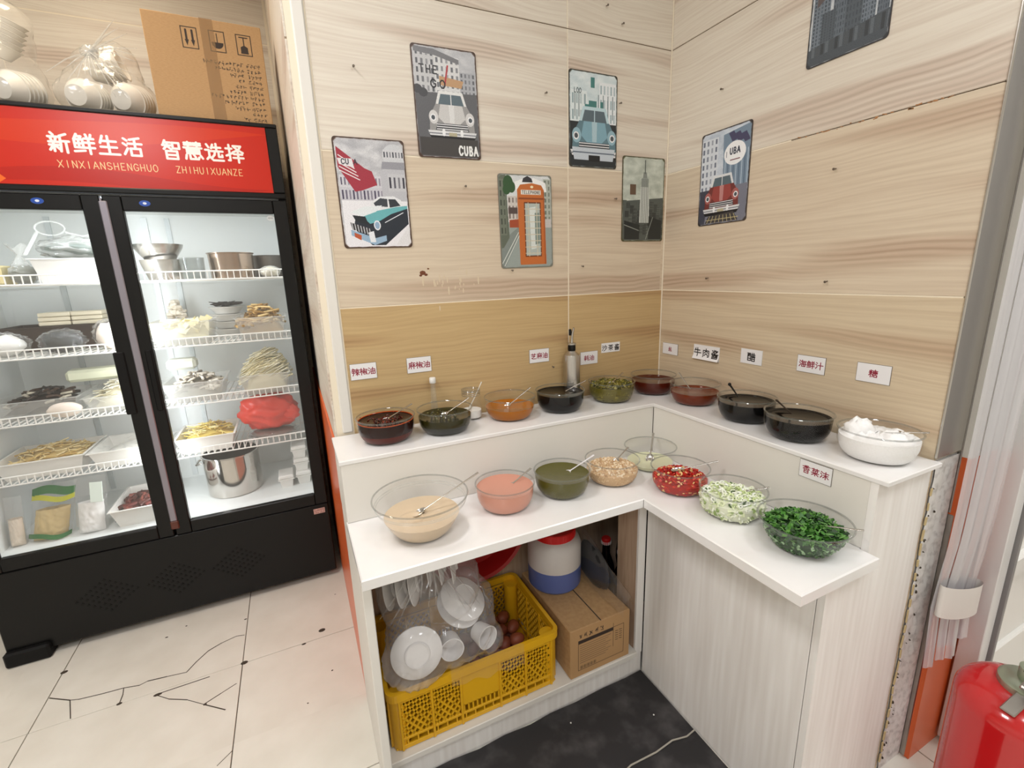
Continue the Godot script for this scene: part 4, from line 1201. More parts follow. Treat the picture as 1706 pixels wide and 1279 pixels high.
	food_tray("bean_curd_tray", "clear tray of golden brown dried bean curd strips", Vector3(-1.505, y2, -1.0), Vector3(0.20, 0.10, 0.24), M.film_milky, "bean_curd_strips", M.chopped, func(s):
		mound(s, 0.17, 0.2, 0.03, 0.11, 221, lin(190, 152, 92))
		scatter_shreds(s, 90, 0.16, 0.19, 0.06, 0.145, 0.06, 0.006, [lin(206, 168, 100), lin(170, 128, 66), lin(222, 190, 130), lin(140, 108, 60)]))
	# --- right door, third shelf
	food_tray("sliced_mushroom_tray", "clear tray of grey and white mushroom slices on the third shelf behind the right door", Vector3(-1.80, y3, -1.0), Vector3(0.225, 0.09, 0.24), M.film_milky, "mushroom_slices", M.chopped, func(s):
		mound(s, 0.19, 0.2, 0.02, 0.09, 231, lin(150, 144, 130))
		scatter_shreds(s, 80, 0.18, 0.19, 0.05, 0.115, 0.045, 0.006, [lin(222, 214, 198), lin(190, 180, 164), lin(120, 110, 98), lin(238, 232, 220)]))
	t = thing("radish_slab", "short white radish slab lying on the grey mushroom slices", "vegetable", Vector3(-1.865, y3 + 0.105, -1.10))
	st = S(); bx(st, Vector3(0, 0.042, 0), Vector3(0.115, 0.05, 0.08), 0.012); put(t, "slab", st, flat(rgb(240, 242, 228), 0.4))
	food_tray("tall_enoki_tray", "clear tray piled high with a sheaf of enoki mushrooms", Vector3(-1.525, y3, -1.0), Vector3(0.205, 0.095, 0.24), M.film_milky, "enoki_stalks", M.chopped, func(s):
		mound(s, 0.17, 0.2, 0.02, 0.15, 241, lin(222, 210, 172))
		for k in 190:
			var a := rng.randf_range(-1, 1); var b := rng.randf_range(-1, 1)
			var y := 0.05 + 0.135 * (1.0 - a * a) * (1.0 - 0.6 * b * b)
			s.set_color([lin(236, 226, 190), lin(222, 208, 162), lin(244, 238, 214)][k % 3])
			var p := Vector3(a * 0.085, y, b * 0.085)
			var d := Vector3(rng.randf_range(0.5, 1.0), rng.randf_range(0.1, 0.55), rng.randf_range(-0.5, 0.5)).normalized() * 0.042
			tube(s, [p - d, p + Vector3(0, 0.004, 0), p + d], [0.0024, 0.0020, 0.0030], 4))
	# --- right door, fourth shelf
	food_tray("yellow_noodle_tray", "white tray of thin yellow noodles left of the red bag", Vector3(-1.795, y4, -1.0), Vector3(0.225, 0.075, 0.25), M.tray_white, "noodles", M.chopped, func(s):
		mound(s, 0.19, 0.21, 0.04, 0.08, 251, lin(222, 198, 110))
		scatter_shreds(s, 80, 0.17, 0.19, 0.06, 0.10, 0.06, 0.0026, [lin(238, 216, 130), lin(224, 196, 100), lin(244, 230, 170)]))
	t = thing("red_bag", "full red plastic bag on the fourth wire shelf", "bag", Vector3(-1.535, y4 + 0.042, -1.0))
	st = S(); blob(st, Vector3(0, 0.080, -0.01), Vector3(0.130, 0.092, 0.095), 0.30, 1.3, 261, 36, 24, 0.0)
	var redm = flat(rgb(226, 62, 46), 0.32); redm.backlight_enabled = true; redm.backlight = Color(0.3, 0.05, 0.03)
	put(t, "bag_film", st, redm)
	st = S(); blob(st, Vector3(0.092, 0.070, 0.035), Vector3(0.042, 0.038, 0.036), 0.3, 1.5, 262, 22, 14); put(t, "knot_bulge", st, redm)
	bagged("flat_parcel", "flat clear parcel pressed under the red bag", Vector3(-1.53, y4, -1.01), Vector3(0.115, 0.019, 0.105), rgb(120, 100, 90), M.film, 271, 0.0, "bags in the refrigerator")
	# --- right door, floor
	t = thing("stock_pot", "large polished steel stock pot on the refrigerator bottom", "pot", Vector3(-1.735, FLOOR_Y, -1.06))
	st = S(); lathe(st, [Vector2(0, 0), Vector2(0.112, 0), Vector2(0.118, 0.006), Vector2(0.120, 0.195), Vector2(0.126, 0.199), Vector2(0.126, 0.203), Vector2(0.117, 0.201), Vector2(0.115, 0.008), Vector2(0, 0.006)], 56); put(t, "pot_wall", st, flat(rgb(205, 200, 194), 0.10, 1.0))
	st = S(); tube(st, [Vector3(-0.121, 0.17, 0.03), Vector3(-0.142, 0.165, 0.03), Vector3(-0.142, 0.165, -0.03), Vector3(-0.121, 0.17, -0.03)], 0.005, 8); put(t, "handle", st, M.steel)
	for k in 4:
		t = thing("takeaway_box", ["white takeaway box at the front on the refrigerator bottom", "white takeaway box right of the front one on the refrigerator bottom", "white takeaway box stacked on top of the right-hand one", "white takeaway box crowning the stack of three"][k], "box", Vector3([-1.505, -1.425, -1.428, -1.432][k], FLOOR_Y + [0.0, 0.0, 0.0665, 0.133][k], [-0.99, -1.0, -1.01, -1.015][k]), 0.0, "takeaway boxes in the refrigerator")
		st = S(); tray(st, 0.062, 0.10, 0.046, 0.8); put(t, "box_base", st, M.white_plastic)
		st = S(); bx(st, Vector3(0, 0.056, 0), Vector3(0.068, 0.019, 0.106), 0.004); put(t, "lid", st, M.white_plastic)

# ---------------------------------------------------------------- on top of it
func carton_print(w: int, h: int) -> Image:
	var img := Image.create(w, h, false, Image.FORMAT_RGB8)
	var f := noise(303, 1.0, 4)
	for y in h:
		for x in w: img.set_pixel(x, y, rgb(190, 152, 106).lerp(rgb(176, 138, 94), clampf(0.5 + 0.8 * f.get_noise_2d(x * 0.05, y * 0.3), 0, 1)))
	var k := rgb(52, 40, 32)
	# three handling marks, printed upside down: arrows, umbrella, glass
	for q in [0, 1, 2]:
		var x0: float = w * (0.30 + 0.235 * q); var y0 := h * 0.10; var s := w * 0.13; var e := h * 0.20
		for r in [[x0, y0, x0 + s, y0], [x0 + s, y0, x0 + s, y0 + e], [x0 + s, y0 + e, x0, y0 + e], [x0, y0 + e, x0, y0]]: ink(img, Vector2(r[0], r[1]), Vector2(r[2], r[3]), 4.0, k)
		var c := Vector2(x0 + s * 0.5, y0 + e * 0.5)
		if q == 0:
			for dx in [-0.2, 0.2]:
				ink(img, c + Vector2(s * dx, -e * 0.36), c + Vector2(s * dx, e * 0.12), 9.0, k)
				fill_poly(img, [c + Vector2(s * (dx - 0.13), e * 0.10), c + Vector2(s * (dx + 0.13), e * 0.10), c + Vector2(s * dx, e * 0.40)], k)
		elif q == 1:
			var arc := []
			for j in 13: arc.append(c + Vector2(cos(PI * j / 12.0) * s * 0.40, e * 0.05 + sin(PI * j / 12.0) * e * 0.30))
			fill_poly(img, arc, k)
			ink(img, c + Vector2(0, -e * 0.38), c + Vector2(0, e * 0.1), 4.0, k)
		else:
			fill_poly(img, [c + Vector2(-s * 0.26, e * 0.42), c + Vector2(s * 0.26, e * 0.42), c + Vector2(s * 0.24, e * 0.10), c + Vector2(0, e * 0.0), c + Vector2(-s * 0.24, e * 0.10)], k)
			ink(img, c + Vector2(0, -e * 0.36), c + Vector2(0, e * 0.05), 5.0, k)
			ink(img, c + Vector2(-s * 0.28, -e * 0.38), c + Vector2(s * 0.28, -e * 0.38), 5.0, k)
	# blurred rows of small print, right-aligned
	var rows := [15, 12, 8, 6, 7, 9, 14, 11, 8, 4, 6]
	for r in rows.size():
		var y := h * (0.385 + 0.056 * r)
		for j in rows[r]:
			var x: float = w * 0.93 - 17.0 * j - (12.0 if j > 3 else 0.0)
			if x < w * 0.15: continue
			for s in 5:
				var a := Vector2(x + rng.randf_range(0, 9), y + rng.randf_range(0, 13))
				ink(img, a, a + (Vector2(rng.randf_range(4, 9), 0) if s % 2 else Vector2(0, rng.randf_range(4, 9))), 2.2, k)
	return img

func build_on_top():
	var t = thing("cardboard_carton", "brown cardboard carton with handling marks on top of the refrigerator", "carton", Vector3(-1.535, 2.0625, -0.965), 0.0)
	var st = S(); bb(st, Vector3(-0.19, 0, -0.17), Vector3(0.19, 0.345, 0.17), 0.002)
	put(t, "carton_body", st, M.carton)
	st = S()
	face(st, [Vector3(-0.188, 0.343, 0.1705), Vector3(0.188, 0.343, 0.1705), Vector3(0.188, 0.002, 0.1705), Vector3(-0.188, 0.002, 0.1705)], Vector3(0, 0, 1), [Vector2(0, 0), Vector2(1, 0), Vector2(1, 1), Vector2(0, 1)])
	put(t, "printed_face", st, printed(carton_print(512, 464), 0.7))
	st = S(); bb(st, Vector3(-0.012, 0.0, 0.1708), Vector3(0.03, 0.344, 0.1714)); bb(st, Vector3(-0.012, 0.3451, -0.17), Vector3(0.03, 0.3459, 0.1714))
	put(t, "packing_tape", st, pane(rgb(186, 146, 98), 0.25, 0.12))
	# bags of foam bowls: stacks of nested bowls lie on their sides inside each bag
	var foam = flat(rgb(238, 233, 222), 0.5)
	st = S()
	lathe(st, [Vector2(0, 0), Vector2(0.034, 0), Vector2(0.056, 0.040), Vector2(0.060, 0.041), Vector2(0.060, 0.043), Vector2(0.054, 0.043), Vector2(0.032, 0.003), Vector2(0, 0.003)], 30)
	var foam_mesh = mesh_of(st)
	var sets := [["foam_bowl_bag", "clear bag of nested white foam bowls against the carton on the refrigerator", Vector3(-1.885, 2.0625, -0.985), [[Vector3(0.055, 0.075, 0.065), Vector3(0.35, 0.2, -0.95), 5], [Vector3(-0.08, 0.075, 0.06), Vector3(0.25, 0.15, -0.9), 5], [Vector3(-0.02, 0.205, -0.01), Vector3(0.9, 0.3, 0.1), 5]], Vector3(0.17, 0.155, 0.18), 401, "white foam bowl nested in the clear bag against the carton", "foam bowls in the bag against the carton", 0.155],
		["foam_bowl_bag", "clear bag of nested white foam bowls beyond the other bag, piled higher", Vector3(-2.235, 2.0625, -0.985), [[Vector3(0.075, 0.078, 0.06), Vector3(0.4, 0.2, -0.9), 5], [Vector3(-0.06, 0.078, 0.05), Vector3(0.3, 0.15, -0.9), 5], [Vector3(0.05, 0.245, 0.0), Vector3(0.35, 0.8, 0.1), 6], [Vector3(-0.095, 0.245, 0.0), Vector3(0.2, 0.85, 0.1), 7]], Vector3(0.185, 0.235, 0.19), 421, "white foam bowl nested in the taller clear bag beyond the other bag", "foam bowls in the taller bag", 0.168]]
	for s in sets:
		t = thing(s[0], s[1], "bag", s[2], 0.0, "bags of foam bowls on the refrigerator")
		var balls := []
		for b in s[3]:
			var d: Vector3 = b[1].normalized()
			var side := d.cross(Vector3.UP).normalized()
			for k in b[2]:
				var o = thing("foam_bowl", s[6], "foam bowl", s[2] + b[0] + d * (0.017 * k - 0.05), 0.0, s[7])
				o.basis = Basis(side, d, side.cross(d))
				put(o, "bowl_wall", foam_mesh, foam)
				balls.append([b[0] + d * (0.017 * k - 0.05 + 0.026), 0.064])
		st = S()
		var rad: Vector3 = s[4]
		shrink_film(st, Vector3(0, rad.y * 0.8, 0.0), balls, 0.007, 0.014, s[5], 60, 36, Vector3(-9, 0.001, -9), Vector3(s[8], 9, 9))
		put(t, "bag_film", st, pane(Color(0.95, 0.94, 0.91), 0.13, 0.14))
		# gathered knot with a fan of pleats
		st = S()
		var knot := Vector3(-0.02, rad.y * 1.30, rad.z * 0.78)
		for k in 20:
			var a := -0.9 + 3.4 * k / 19.0
			var l := rng.randf_range(0.09, 0.17)
			var e := knot + Vector3(cos(-a) * l, sin(-a) * l * 0.9, 0.035 - l * 0.1)
			e.y = maxf(e.y, 0.012)
			var m := knot.lerp(e, 0.5) + Vector3(0, rng.randf_range(-0.01, 0.012), 0.012)
			tube(st, [knot, m, e], [0.006, 0.0045, 0.0012], 5, 0.5)
		blob(st, knot, Vector3(0.026, 0.02, 0.02), 0.5, 3.0, s[5] + 5, 18, 12)
		put(t, "gathered_pleats", st, M.film_milky)

# ---------------------------------------------------------------- metal prints on the walls
func pp(img: Image, s: float, xy: Array, c: Color):
	var pts := []
	for i in range(0, xy.size(), 2): pts.append(Vector2(xy[i], xy[i + 1]) * s)
	fill_poly(img, pts, c)

func po(img: Image, s: float, x, y, rx, ry, c: Color): fill_oval(img, Vector2(x, y) * s, Vector2(rx, ry) * s, c)

func pl(img: Image, s: float, x0, y0, x1, y1, w, c: Color): ink(img, Vector2(x0, y0) * s, Vector2(x1, y1) * s, w * s, c)

func rust_edge(img: Image, s: float, c: Color):
	var f := noise(501, 0.06, 3)
	var w := img.get_width(); var h := img.get_height()
	for y in h:
		for x in w:
			var d := minf(minf(x, w - 1 - x), minf(y, h - 1 - y)) / s
			var corner := minf(x, w - 1 - x) / s + minf(y, h - 1 - y) / s
			var k := clampf(2.0 + 0.8 * f.get_noise_2d(x * 0.4, y * 0.4) - d, 0, 1)
			if corner < 9.0: k = maxf(k, clampf((9.0 - corner) * 0.4, 0, 1))
			if k > 0.0: img.set_pixel(x, y, img.get_pixel(x, y).lerp(c, k))

func facade(img: Image, s: float, x0, y0, x1, y1, base: Color, dark: Color, nx: int, ny: int):
	pp(img, s, [x0, y0, x1, y0, x1, y1, x0, y1], base)
	var dx = float(x1 - x0) / nx; var dy = float(y1 - y0) / ny
	for i in nx:
		for j in ny:
			pp(img, s, [x0 + dx * (i + 0.28), y0 + dy * (j + 0.2), x0 + dx * (i + 0.72), y0 + dy * (j + 0.2), x0 + dx * (i + 0.72), y0 + dy * (j + 0.82), x0 + dx * (i + 0.28), y0 + dy * (j + 0.82)], dark.lerp(base, 0.25 * ((i * 7 + j * 3) % 3)))

# old saloon car seen from the front, centred on (cx, cy), k units wide
func car_front(img: Image, s: float, cx: float, cy: float, k: float, body: Color, roof: Color, dark: Color):
	var q := func(a: Array) -> Array:
		var o := []
		for i in range(0, a.size(), 2): o.append(cx + a[i] * k); o.append(cy + a[i + 1] * k)
		return o
	var chrome := Color(0.93, 0.93, 0.94)
	pp(img, s, q.call([-0.52, 0.42, 0.52, 0.42, 0.46, 0.50, -0.46, 0.50]), Color(0.08, 0.08, 0.1))
	pp(img, s, q.call([-0.26, -0.42, 0.26, -0.42, 0.34, -0.16, -0.34, -0.16]), roof)
	pp(img, s, q.call([-0.22, -0.36, 0.22, -0.36, 0.28, -0.17, -0.28, -0.17]), Color(0.35, 0.42, 0.46))
	pl(img, s, cx, cy - 0.36 * k, cx, cy - 0.17 * k, 0.02 * k, roof)
	pp(img, s, q.call([-0.34, -0.17, 0.34, -0.17, 0.48, 0.06, 0.50, 0.34, -0.50, 0.34, -0.48, 0.06]), body.darkened(0.25))
	pp(img, s, q.call([-0.24, -0.17, 0.24, -0.17, 0.30, 0.08, 0.16, 0.20, -0.16, 0.20, -0.30, 0.08]), body)
	pp(img, s, q.call([-0.06, -0.17, 0.06, -0.17, 0.05, 0.18, -0.05, 0.18]), body.lightened(0.35))
	for d in [-1, 1]:
		po(img, s, cx + d * 0.40 * k, cy + 0.08 * k, 0.10 * k, 0.13 * k, body.lightened(0.15))
		po(img, s, cx + d * 0.41 * k, cy + 0.09 * k, 0.062 * k, 0.068 * k, chrome)
		po(img, s, cx + d * 0.41 * k, cy + 0.09 * k, 0.040 * k, 0.044 * k, Color(0.3, 0.33, 0.36))
	pp(img, s, q.call([-0.33, 0.19, 0.33, 0.19, 0.37, 0.32, -0.37, 0.32]), dark)
	for j in 3: pl(img, s, cx - 0.34 * k, cy + (0.21 + 0.045 * j) * k, cx + 0.34 * k, cy + (0.21 + 0.045 * j) * k, 0.018 * k, chrome)
	pp(img, s, q.call([-0.54, 0.33, 0.54, 0.33, 0.50, 0.43, -0.50, 0.43]), chrome.darkened(0.08))
	pl(img, s, cx - 0.53 * k, cy + 0.385 * k, cx + 0.53 * k, cy + 0.385 * k, 0.02 * k, Color(0.45, 0.47, 0.5))
	for d in [-0.2, 0.2]: po(img, s, cx + d * k, cy + 0.36 * k, 0.035 * k, 0.075 * k, chrome)
	pp(img, s, q.call([-0.09, 0.36, 0.09, 0.36, 0.09, 0.43, -0.09, 0.43]), Color(0.72, 0.68, 0.55))

func sky_fill(img: Image, a: Color, b: Color, sd: int):
	var f := noise(sd, 0.012, 4)
	for y in img.get_height():
		for x in img.get_width(): img.set_pixel(x, y, a.lerp(b, clampf(0.5 + 0.9 * f.get_noise_2d(x, y * 1.6), 0, 1)))

func poster_image(which: int) -> Image:
	var s := 2.6
	var img := Image.create(int(100 * s), int(150 * s), false, Image.FORMAT_RGB8)
	var chrome := Color(0.9, 0.91, 0.93)
	var rust := rgb(70, 48, 36)
	match which:
		0: # cream car before an old grand hotel, CUBA in white
			sky_fill(img, rgb(206, 206, 208), rgb(176, 178, 184), 511)
			facade(img, s, 4, 4, 34, 62, rgb(196, 196, 198), rgb(92, 94, 100), 4, 5); facade(img, s, 34, 12, 72, 66, rgb(214, 214, 214), rgb(110, 112, 118), 5, 5)
			pp(img, s, [4, 3, 34, 4, 72, 14, 72, 20, 34, 12, 4, 10], rgb(120, 120, 124))
			facade(img, s, 72, 30, 97, 62, rgb(170, 172, 178), rgb(98, 100, 106), 4, 4)
			pp(img, s, [2, 62, 98, 58, 98, 148, 2, 148], rgb(96, 96, 100))
			pp(img, s, [40, 38, 78, 42, 74, 52, 40, 50], rgb(196, 150, 104)); pl(img, s, 54, 24, 48, 50, 2.4, rgb(192, 54, 60))
			for q in [[6, 52], [14, 56]]: po(img, s, q[0], q[1] + 6, 7, 6, rgb(70, 70, 74))
			car_front(img, s, 56, 88, 72, rgb(204, 202, 200), rgb(226, 226, 224), rgb(60, 62, 66))
			pp(img, s, [4, 122, 96, 122, 96, 147, 4, 147], rgb(66, 62, 60))
			write(img, "THE", Vector2(10, 26) * s, Vector2(8, 10) * s, 10 * s, 1.6 * s, rgb(38, 38, 42))
			write(img, "GO", Vector2(26, 44) * s, Vector2(9, 10) * s, 14 * s, 1.8 * s, rgb(30, 30, 34))
			write(img, "CUBA", Vector2(64, 132) * s, Vector2(6.6, 12) * s, 8.2 * s, 2.6 * s, rgb(240, 240, 238))
		1: # teal car, columned palace and a red flag
			sky_fill(img, rgb(212, 212, 214), rgb(172, 172, 178), 521)
			facade(img, s, 4, 66, 74, 86, rgb(198, 196, 204), rgb(74, 66, 92), 14, 1); facade(img, s, 4, 50, 62, 66, rgb(206, 204, 210), rgb(92, 84, 108), 12, 1)
			pp(img, s, [62, 42, 98, 38, 98, 86, 62, 86], rgb(188, 188, 194)); facade(img, s, 72, 46, 98, 70, rgb(196, 196, 200), rgb(52, 50, 64), 4, 1)
			po(img, s, 84, 22, 17, 16, rgb(202, 204, 208)); facade(img, s, 68, 14, 98, 26, rgb(206, 206, 210), rgb(58, 60, 72), 7, 1); pp(img, s, [66, 30, 98, 30, 98, 40, 64, 40], rgb(150, 150, 158))
			pp(img, s, [4, 13, 40, 40, 50, 44, 56, 62, 34, 70, 24, 72, 4, 40], rgb(176, 46, 64))
			for j in 5: pl(img, s, 6, 24 + 5 * j, 24 + 2 * j, 36 + 5 * j, 1.4, rgb(236, 232, 232))
			pp(img, s, [4, 28, 24, 28, 26, 40, 6, 36], rgb(226, 222, 224))
			write(img, "CU A", Vector2(9, 29) * s, Vector2(5, 6.5) * s, 5.6 * s, 1.2 * s, rgb(50, 48, 60))
			pp(img, s, [4, 84, 98, 84, 98, 148, 4, 148], rgb(232, 230, 234))
			pp(img, s, [44, 86, 56, 78, 78, 77, 88, 82, 92, 92, 66, 96, 44, 92], rgb(226, 228, 230)); pp(img, s, [48, 87, 58, 80, 68, 81, 68, 92, 50, 91], rgb(60, 66, 74)); pp(img, s, [70, 81, 80, 81, 87, 90, 71, 93], rgb(48, 54, 62))
			pp(img, s, [20, 108, 44, 100, 70, 94, 97, 90, 97, 116, 60, 146, 40, 146, 26, 132, 16, 122], rgb(36, 44, 56))
			pp(img, s, [30, 106, 50, 98, 80, 92, 97, 90, 97, 94, 72, 102, 54, 112, 40, 116], rgb(96, 178, 184)); pp(img, s, [14, 100, 34, 92, 60, 90, 50, 99, 30, 106], rgb(226, 232, 234))
			pp(img, s, [16, 104, 34, 106, 38, 118, 20, 112], rgb(34, 40, 46)); pp(img, s, [12, 114, 38, 122, 44, 132, 14, 124], rgb(60, 56, 60))
			for j in 7: pl(img, s, 14 + 4 * j, 115 + j * 1.3, 15 + 4 * j, 124 + j * 1.3, 1.0, chrome)
			pp(img, s, [12, 124, 46, 136, 62, 132, 62, 140, 44, 146, 12, 132], rgb(146, 178, 206)); pp(img, s, [36, 128, 44, 126, 46, 142, 38, 142], chrome)
			po(img, s, 50, 118, 5, 7, chrome); po(img, s, 50, 118, 3.4, 5, rgb(140, 170, 200)); pp(img, s, [16, 128, 26, 132, 25, 139, 16, 134], rgb(196, 84, 44))
			pp(img, s, [76, 146, 97, 118, 97, 146], rgb(224, 222, 224)); pl(img, s, 62, 114, 90, 100, 1.2, chrome)
		2: # orange telephone box in a street
			sky_fill(img, rgb(224, 226, 226), rgb(206, 210, 212), 531)
			pp(img, s, [0, 76, 100, 70, 100, 150, 0, 150], rgb(150, 160, 154)); pp(img, s, [0, 108, 44, 76, 44, 84, 6, 150, 0, 150], rgb(128, 138, 132))
			for q in [[2, 142, 34, 92], [6, 146, 36, 96]]: pl(img, s, q[0], q[1], q[2], q[3], 1.2, rgb(220, 224, 216))
			pp(img, s, [0, 2, 14, 2, 17, 100, 6, 116, 0, 118], rgb(96, 104, 88)); facade(img, s, 1, 8, 13, 96, rgb(110, 118, 100), rgb(66, 72, 62), 2, 6)
			for q in [[18, 14, 9, 12], [24, 20, 7, 9], [15, 24, 7, 8]]: po(img, s, q[0], q[1], q[2], q[3], rgb(44, 84, 42))
			facade(img, s, 16, 34, 42, 72, rgb(204, 196, 188), rgb(120, 104, 98), 4, 3); pp(img, s, [17, 52, 34, 52, 34, 62, 17, 62], rgb(86, 70, 66)); pp(img, s, [18, 72, 38, 70, 38, 84, 18, 84], rgb(174, 72, 36))
			facade(img, s, 84, 6, 98, 74, rgb(172, 178, 166), rgb(108, 116, 104), 2, 7)
			pp(img, s, [86, 70, 99, 70, 99, 84, 86, 84], rgb(196, 190, 186))
			pp(img, s, [30, 12, 44, 7, 66, 5, 88, 12, 90, 26, 32, 26], rgb(240, 240, 238)); pp(img, s, [44, 12, 46, 6, 54, 2, 62, 6, 64, 12], rgb(48, 46, 52))
			pp(img, s, [34, 24, 40, 16, 62, 13, 80, 16, 85, 24, 87, 145, 36, 145], rgb(206, 104, 36)); pp(img, s, [36, 36, 86, 36, 86, 39, 36, 39], rgb(150, 66, 20))
			pp(img, s, [41, 24, 79, 24, 79, 31, 41, 31], rgb(228, 224, 214)); write(img, "TELEPHONE", Vector2(43, 25.2) * s, Vector2(3.0, 4.6) * s, 3.95 * s, 0.7 * s, rgb(60, 50, 46))
			pp(img, s, [46, 43, 78, 43, 78, 132, 46, 132], rgb(112, 52, 20)); pp(img, s, [48, 45, 76, 45, 76, 130, 48, 130], rgb(176, 186, 178)); pp(img, s, [56, 52, 68, 50, 68, 118, 58, 120], rgb(214, 220, 214)); pp(img, s, [66, 60, 75, 60, 75, 110, 66, 112], rgb(122, 140, 132))
			for j in 8: pl(img, s, 47, 54 + 10.3 * j, 77, 54 + 10.3 * j, 1.3, rgb(208, 196, 168))
			for x in [54, 70]: pl(img, s, x, 44, x, 131, 1.3, rgb(208, 196, 168))
			pl(img, s, 84, 26, 85, 144, 2.0, rgb(176, 78, 22)); po(img, s, 62, 19, 3, 2, rgb(240, 226, 180))
			rust = rgb(120, 122, 112)
		3: # pale blue car among white houses
			sky_fill(img, rgb(226, 236, 238), rgb(196, 214, 220), 541)
			facade(img, s, 4, 30, 36, 80, rgb(222, 232, 234), rgb(150, 172, 178), 4, 2); facade(img, s, 62, 14, 97, 80, rgb(230, 236, 240), rgb(160, 182, 190), 5, 3)
			for q in [[44, 8, 52, 24], [32, 50, 50, 62], [40, 44, 56, 66], [64, 44, 70, 60]]: pp(img, s, [q[0], q[1], q[2], q[1], q[2], q[3], q[0], q[3]], rgb(62, 128, 124))
			for x in [12, 20, 60, 70, 80, 90]: pl(img, s, x, 34, x, 70, 1.4, rgb(90, 112, 118))
			pp(img, s, [2, 78, 98, 78, 98, 148, 2, 148], rgb(40, 46, 50))
			car_front(img, s, 52, 92, 92, rgb(126, 172, 190), rgb(190, 218, 226), rgb(44, 52, 58))
			pp(img, s, [6, 118, 96, 118, 92, 138, 10, 138], rgb(196, 206, 216)); pl(img, s, 8, 126, 94, 126, 2.0, rgb(96, 110, 128)); pp(img, s, [40, 130, 64, 130, 64, 140, 40, 140], rgb(24, 28, 30))
			write(img, "LOO", Vector2(10, 27) * s, Vector2(4.4, 7) * s, 5.2 * s, 1.0 * s, rgb(40, 60, 66))
			rust = rgb(54, 54, 46)
		4: # grey-green view over a city with one tall stepped tower
			sky_fill(img, rgb(206, 212, 198), rgb(170, 178, 164), 551)
			pp(img, s, [2, 78, 98, 70, 98, 148, 2, 148], rgb(84, 90, 84))
			for k in 34:
				var x := float((k * 37) % 94) + 2.0; var y := 76.0 + float((k * 53) % 50); var h := 10.0 + float((k * 29) % 18)
				facade(img, s, x, y, x + 9, y + h, rgb(96, 102, 94).darkened(0.12 * (k % 4)), rgb(44, 48, 46), 3, 4)
			pp(img, s, [43, 52, 63, 52, 65, 116, 41, 116], rgb(206, 210, 202)); pp(img, s, [46, 36, 60, 36, 61, 52, 45, 52], rgb(150, 156, 148)); pp(img, s, [49, 26, 57, 26, 58, 36, 48, 36], rgb(132, 138, 130)); pl(img, s, 53, 6, 53, 28, 2.2, rgb(84, 90, 84))
			for x in [45.5, 49, 53, 57, 60.5]: pl(img, s, x, 38, x, 116, 1.3, rgb(104, 110, 104))
			pp(img, s, [18, 48, 32, 48, 32, 66, 18, 66], rgb(104, 78, 56))
			for q in [[6, 112, 42, 146], [64, 104, 96, 146]]: pp(img, s, [q[0], q[1], q[2], q[1] + 8, q[2], q[3], q[0], q[3]], rgb(40, 44, 42))
			pl(img, s, 6, 120, 40, 130, 1.6, rgb(140, 146, 136)); pl(img, s, 58, 146, 74, 106, 1.4, rgb(150, 156, 146))
			rust = rgb(78, 76, 48)
		5: # red car in a blue street, white round badge
			sky_fill(img, rgb(214, 222, 232), rgb(180, 192, 208), 561)
			facade(img, s, 2, 10, 36, 96, rgb(214, 220, 228), rgb(108, 116, 136), 4, 7); pp(img, s, [46, 10, 98, 4, 98, 110, 50, 96], rgb(120, 142, 164))
			for k in 9: pl(img, s, 52 + 5.4 * k, 40, 53 + 5.4 * k, 98, 1.6, rgb(84, 106, 130) if k % 2 else rgb(178, 196, 212))
			for k in 3: pp(img, s, [56 + 12 * k, 10 + 3 * k, 66 + 12 * k, 8 + 3 * k, 74 + 12 * k, 22 + 3 * k, 64 + 12 * k, 24 + 3 * k], rgb(74, 70, 104))
			pp(img, s, [2, 92, 98, 92, 98, 148, 2, 148], rgb(120, 122, 138)); pp(img, s, [2, 92, 22, 92, 14, 148, 2, 148], rgb(64, 66, 82))
			po(img, s, 70, 42, 21, 18, rgb(244, 244, 246)); write(img, "UBA", Vector2(60, 34) * s, Vector2(6, 9) * s, 7 * s, 1.8 * s, rgb(46, 50, 70)); pl(img, s, 62, 52, 80, 52, 1.4, rgb(120, 60, 66)); pl(img, s, 54, 38, 54, 46, 1.0, rgb(90, 92, 110))
			car_front(img, s, 48, 100, 70, rgb(166, 66, 60), rgb(222, 224, 226), rgb(46, 44, 52))
			pp(img, s, [22, 136, 74, 132, 84, 147, 16, 147], rgb(66, 62, 62))
			for k in 8: pl(img, s, 26 + 7 * k, 136, 20 + 8.6 * k, 147, 1.0, rgb(206, 190, 132))
			pl(img, s, 18, 142, 84, 142, 1.0, rgb(206, 190, 132))
			rust = rgb(60, 52, 50)
		_: # grey-blue towers of a big city
			sky_fill(img, rgb(208, 212, 214), rgb(178, 184, 190), 571)
			for q in [[4, 66, 26, 138, 0], [30, 10, 46, 130, 1], [46, 2, 66, 136, 2], [66, 50, 82, 132, 0], [84, 30, 97, 130, 1], [16, 90, 34, 140, 2]]:
				facade(img, s, q[0], q[1], q[2], q[3], rgb(112, 124, 136).darkened(0.13 * q[4]), rgb(64, 74, 84), 5, 16)
			pp(img, s, [72, 12, 84, 8, 88, 90, 74, 96], rgb(222, 224, 222)); pp(img, s, [2, 128, 98, 118, 98, 148, 2, 148], rgb(74, 82, 90))
			for k in 16: pp(img, s, [6 + 6 * k, 126 - k * 0.4, 10 + 6 * k, 126 - k * 0.4, 10 + 6 * k, 138, 6 + 6 * k, 138], rgb(96, 104, 112).darkened(0.2 * (k % 3)))
			pp(img, s, [8, 62, 24, 54, 24, 70, 8, 80], rgb(96, 84, 84)); pl(img, s, 14, 66, 20, 63, 2.0, rgb(190, 188, 186))
			rust = rgb(52, 54, 58)
	# tone of a faded offset print: less colour, a little grain
	var gr := noise(590 + which, 0.35, 2)
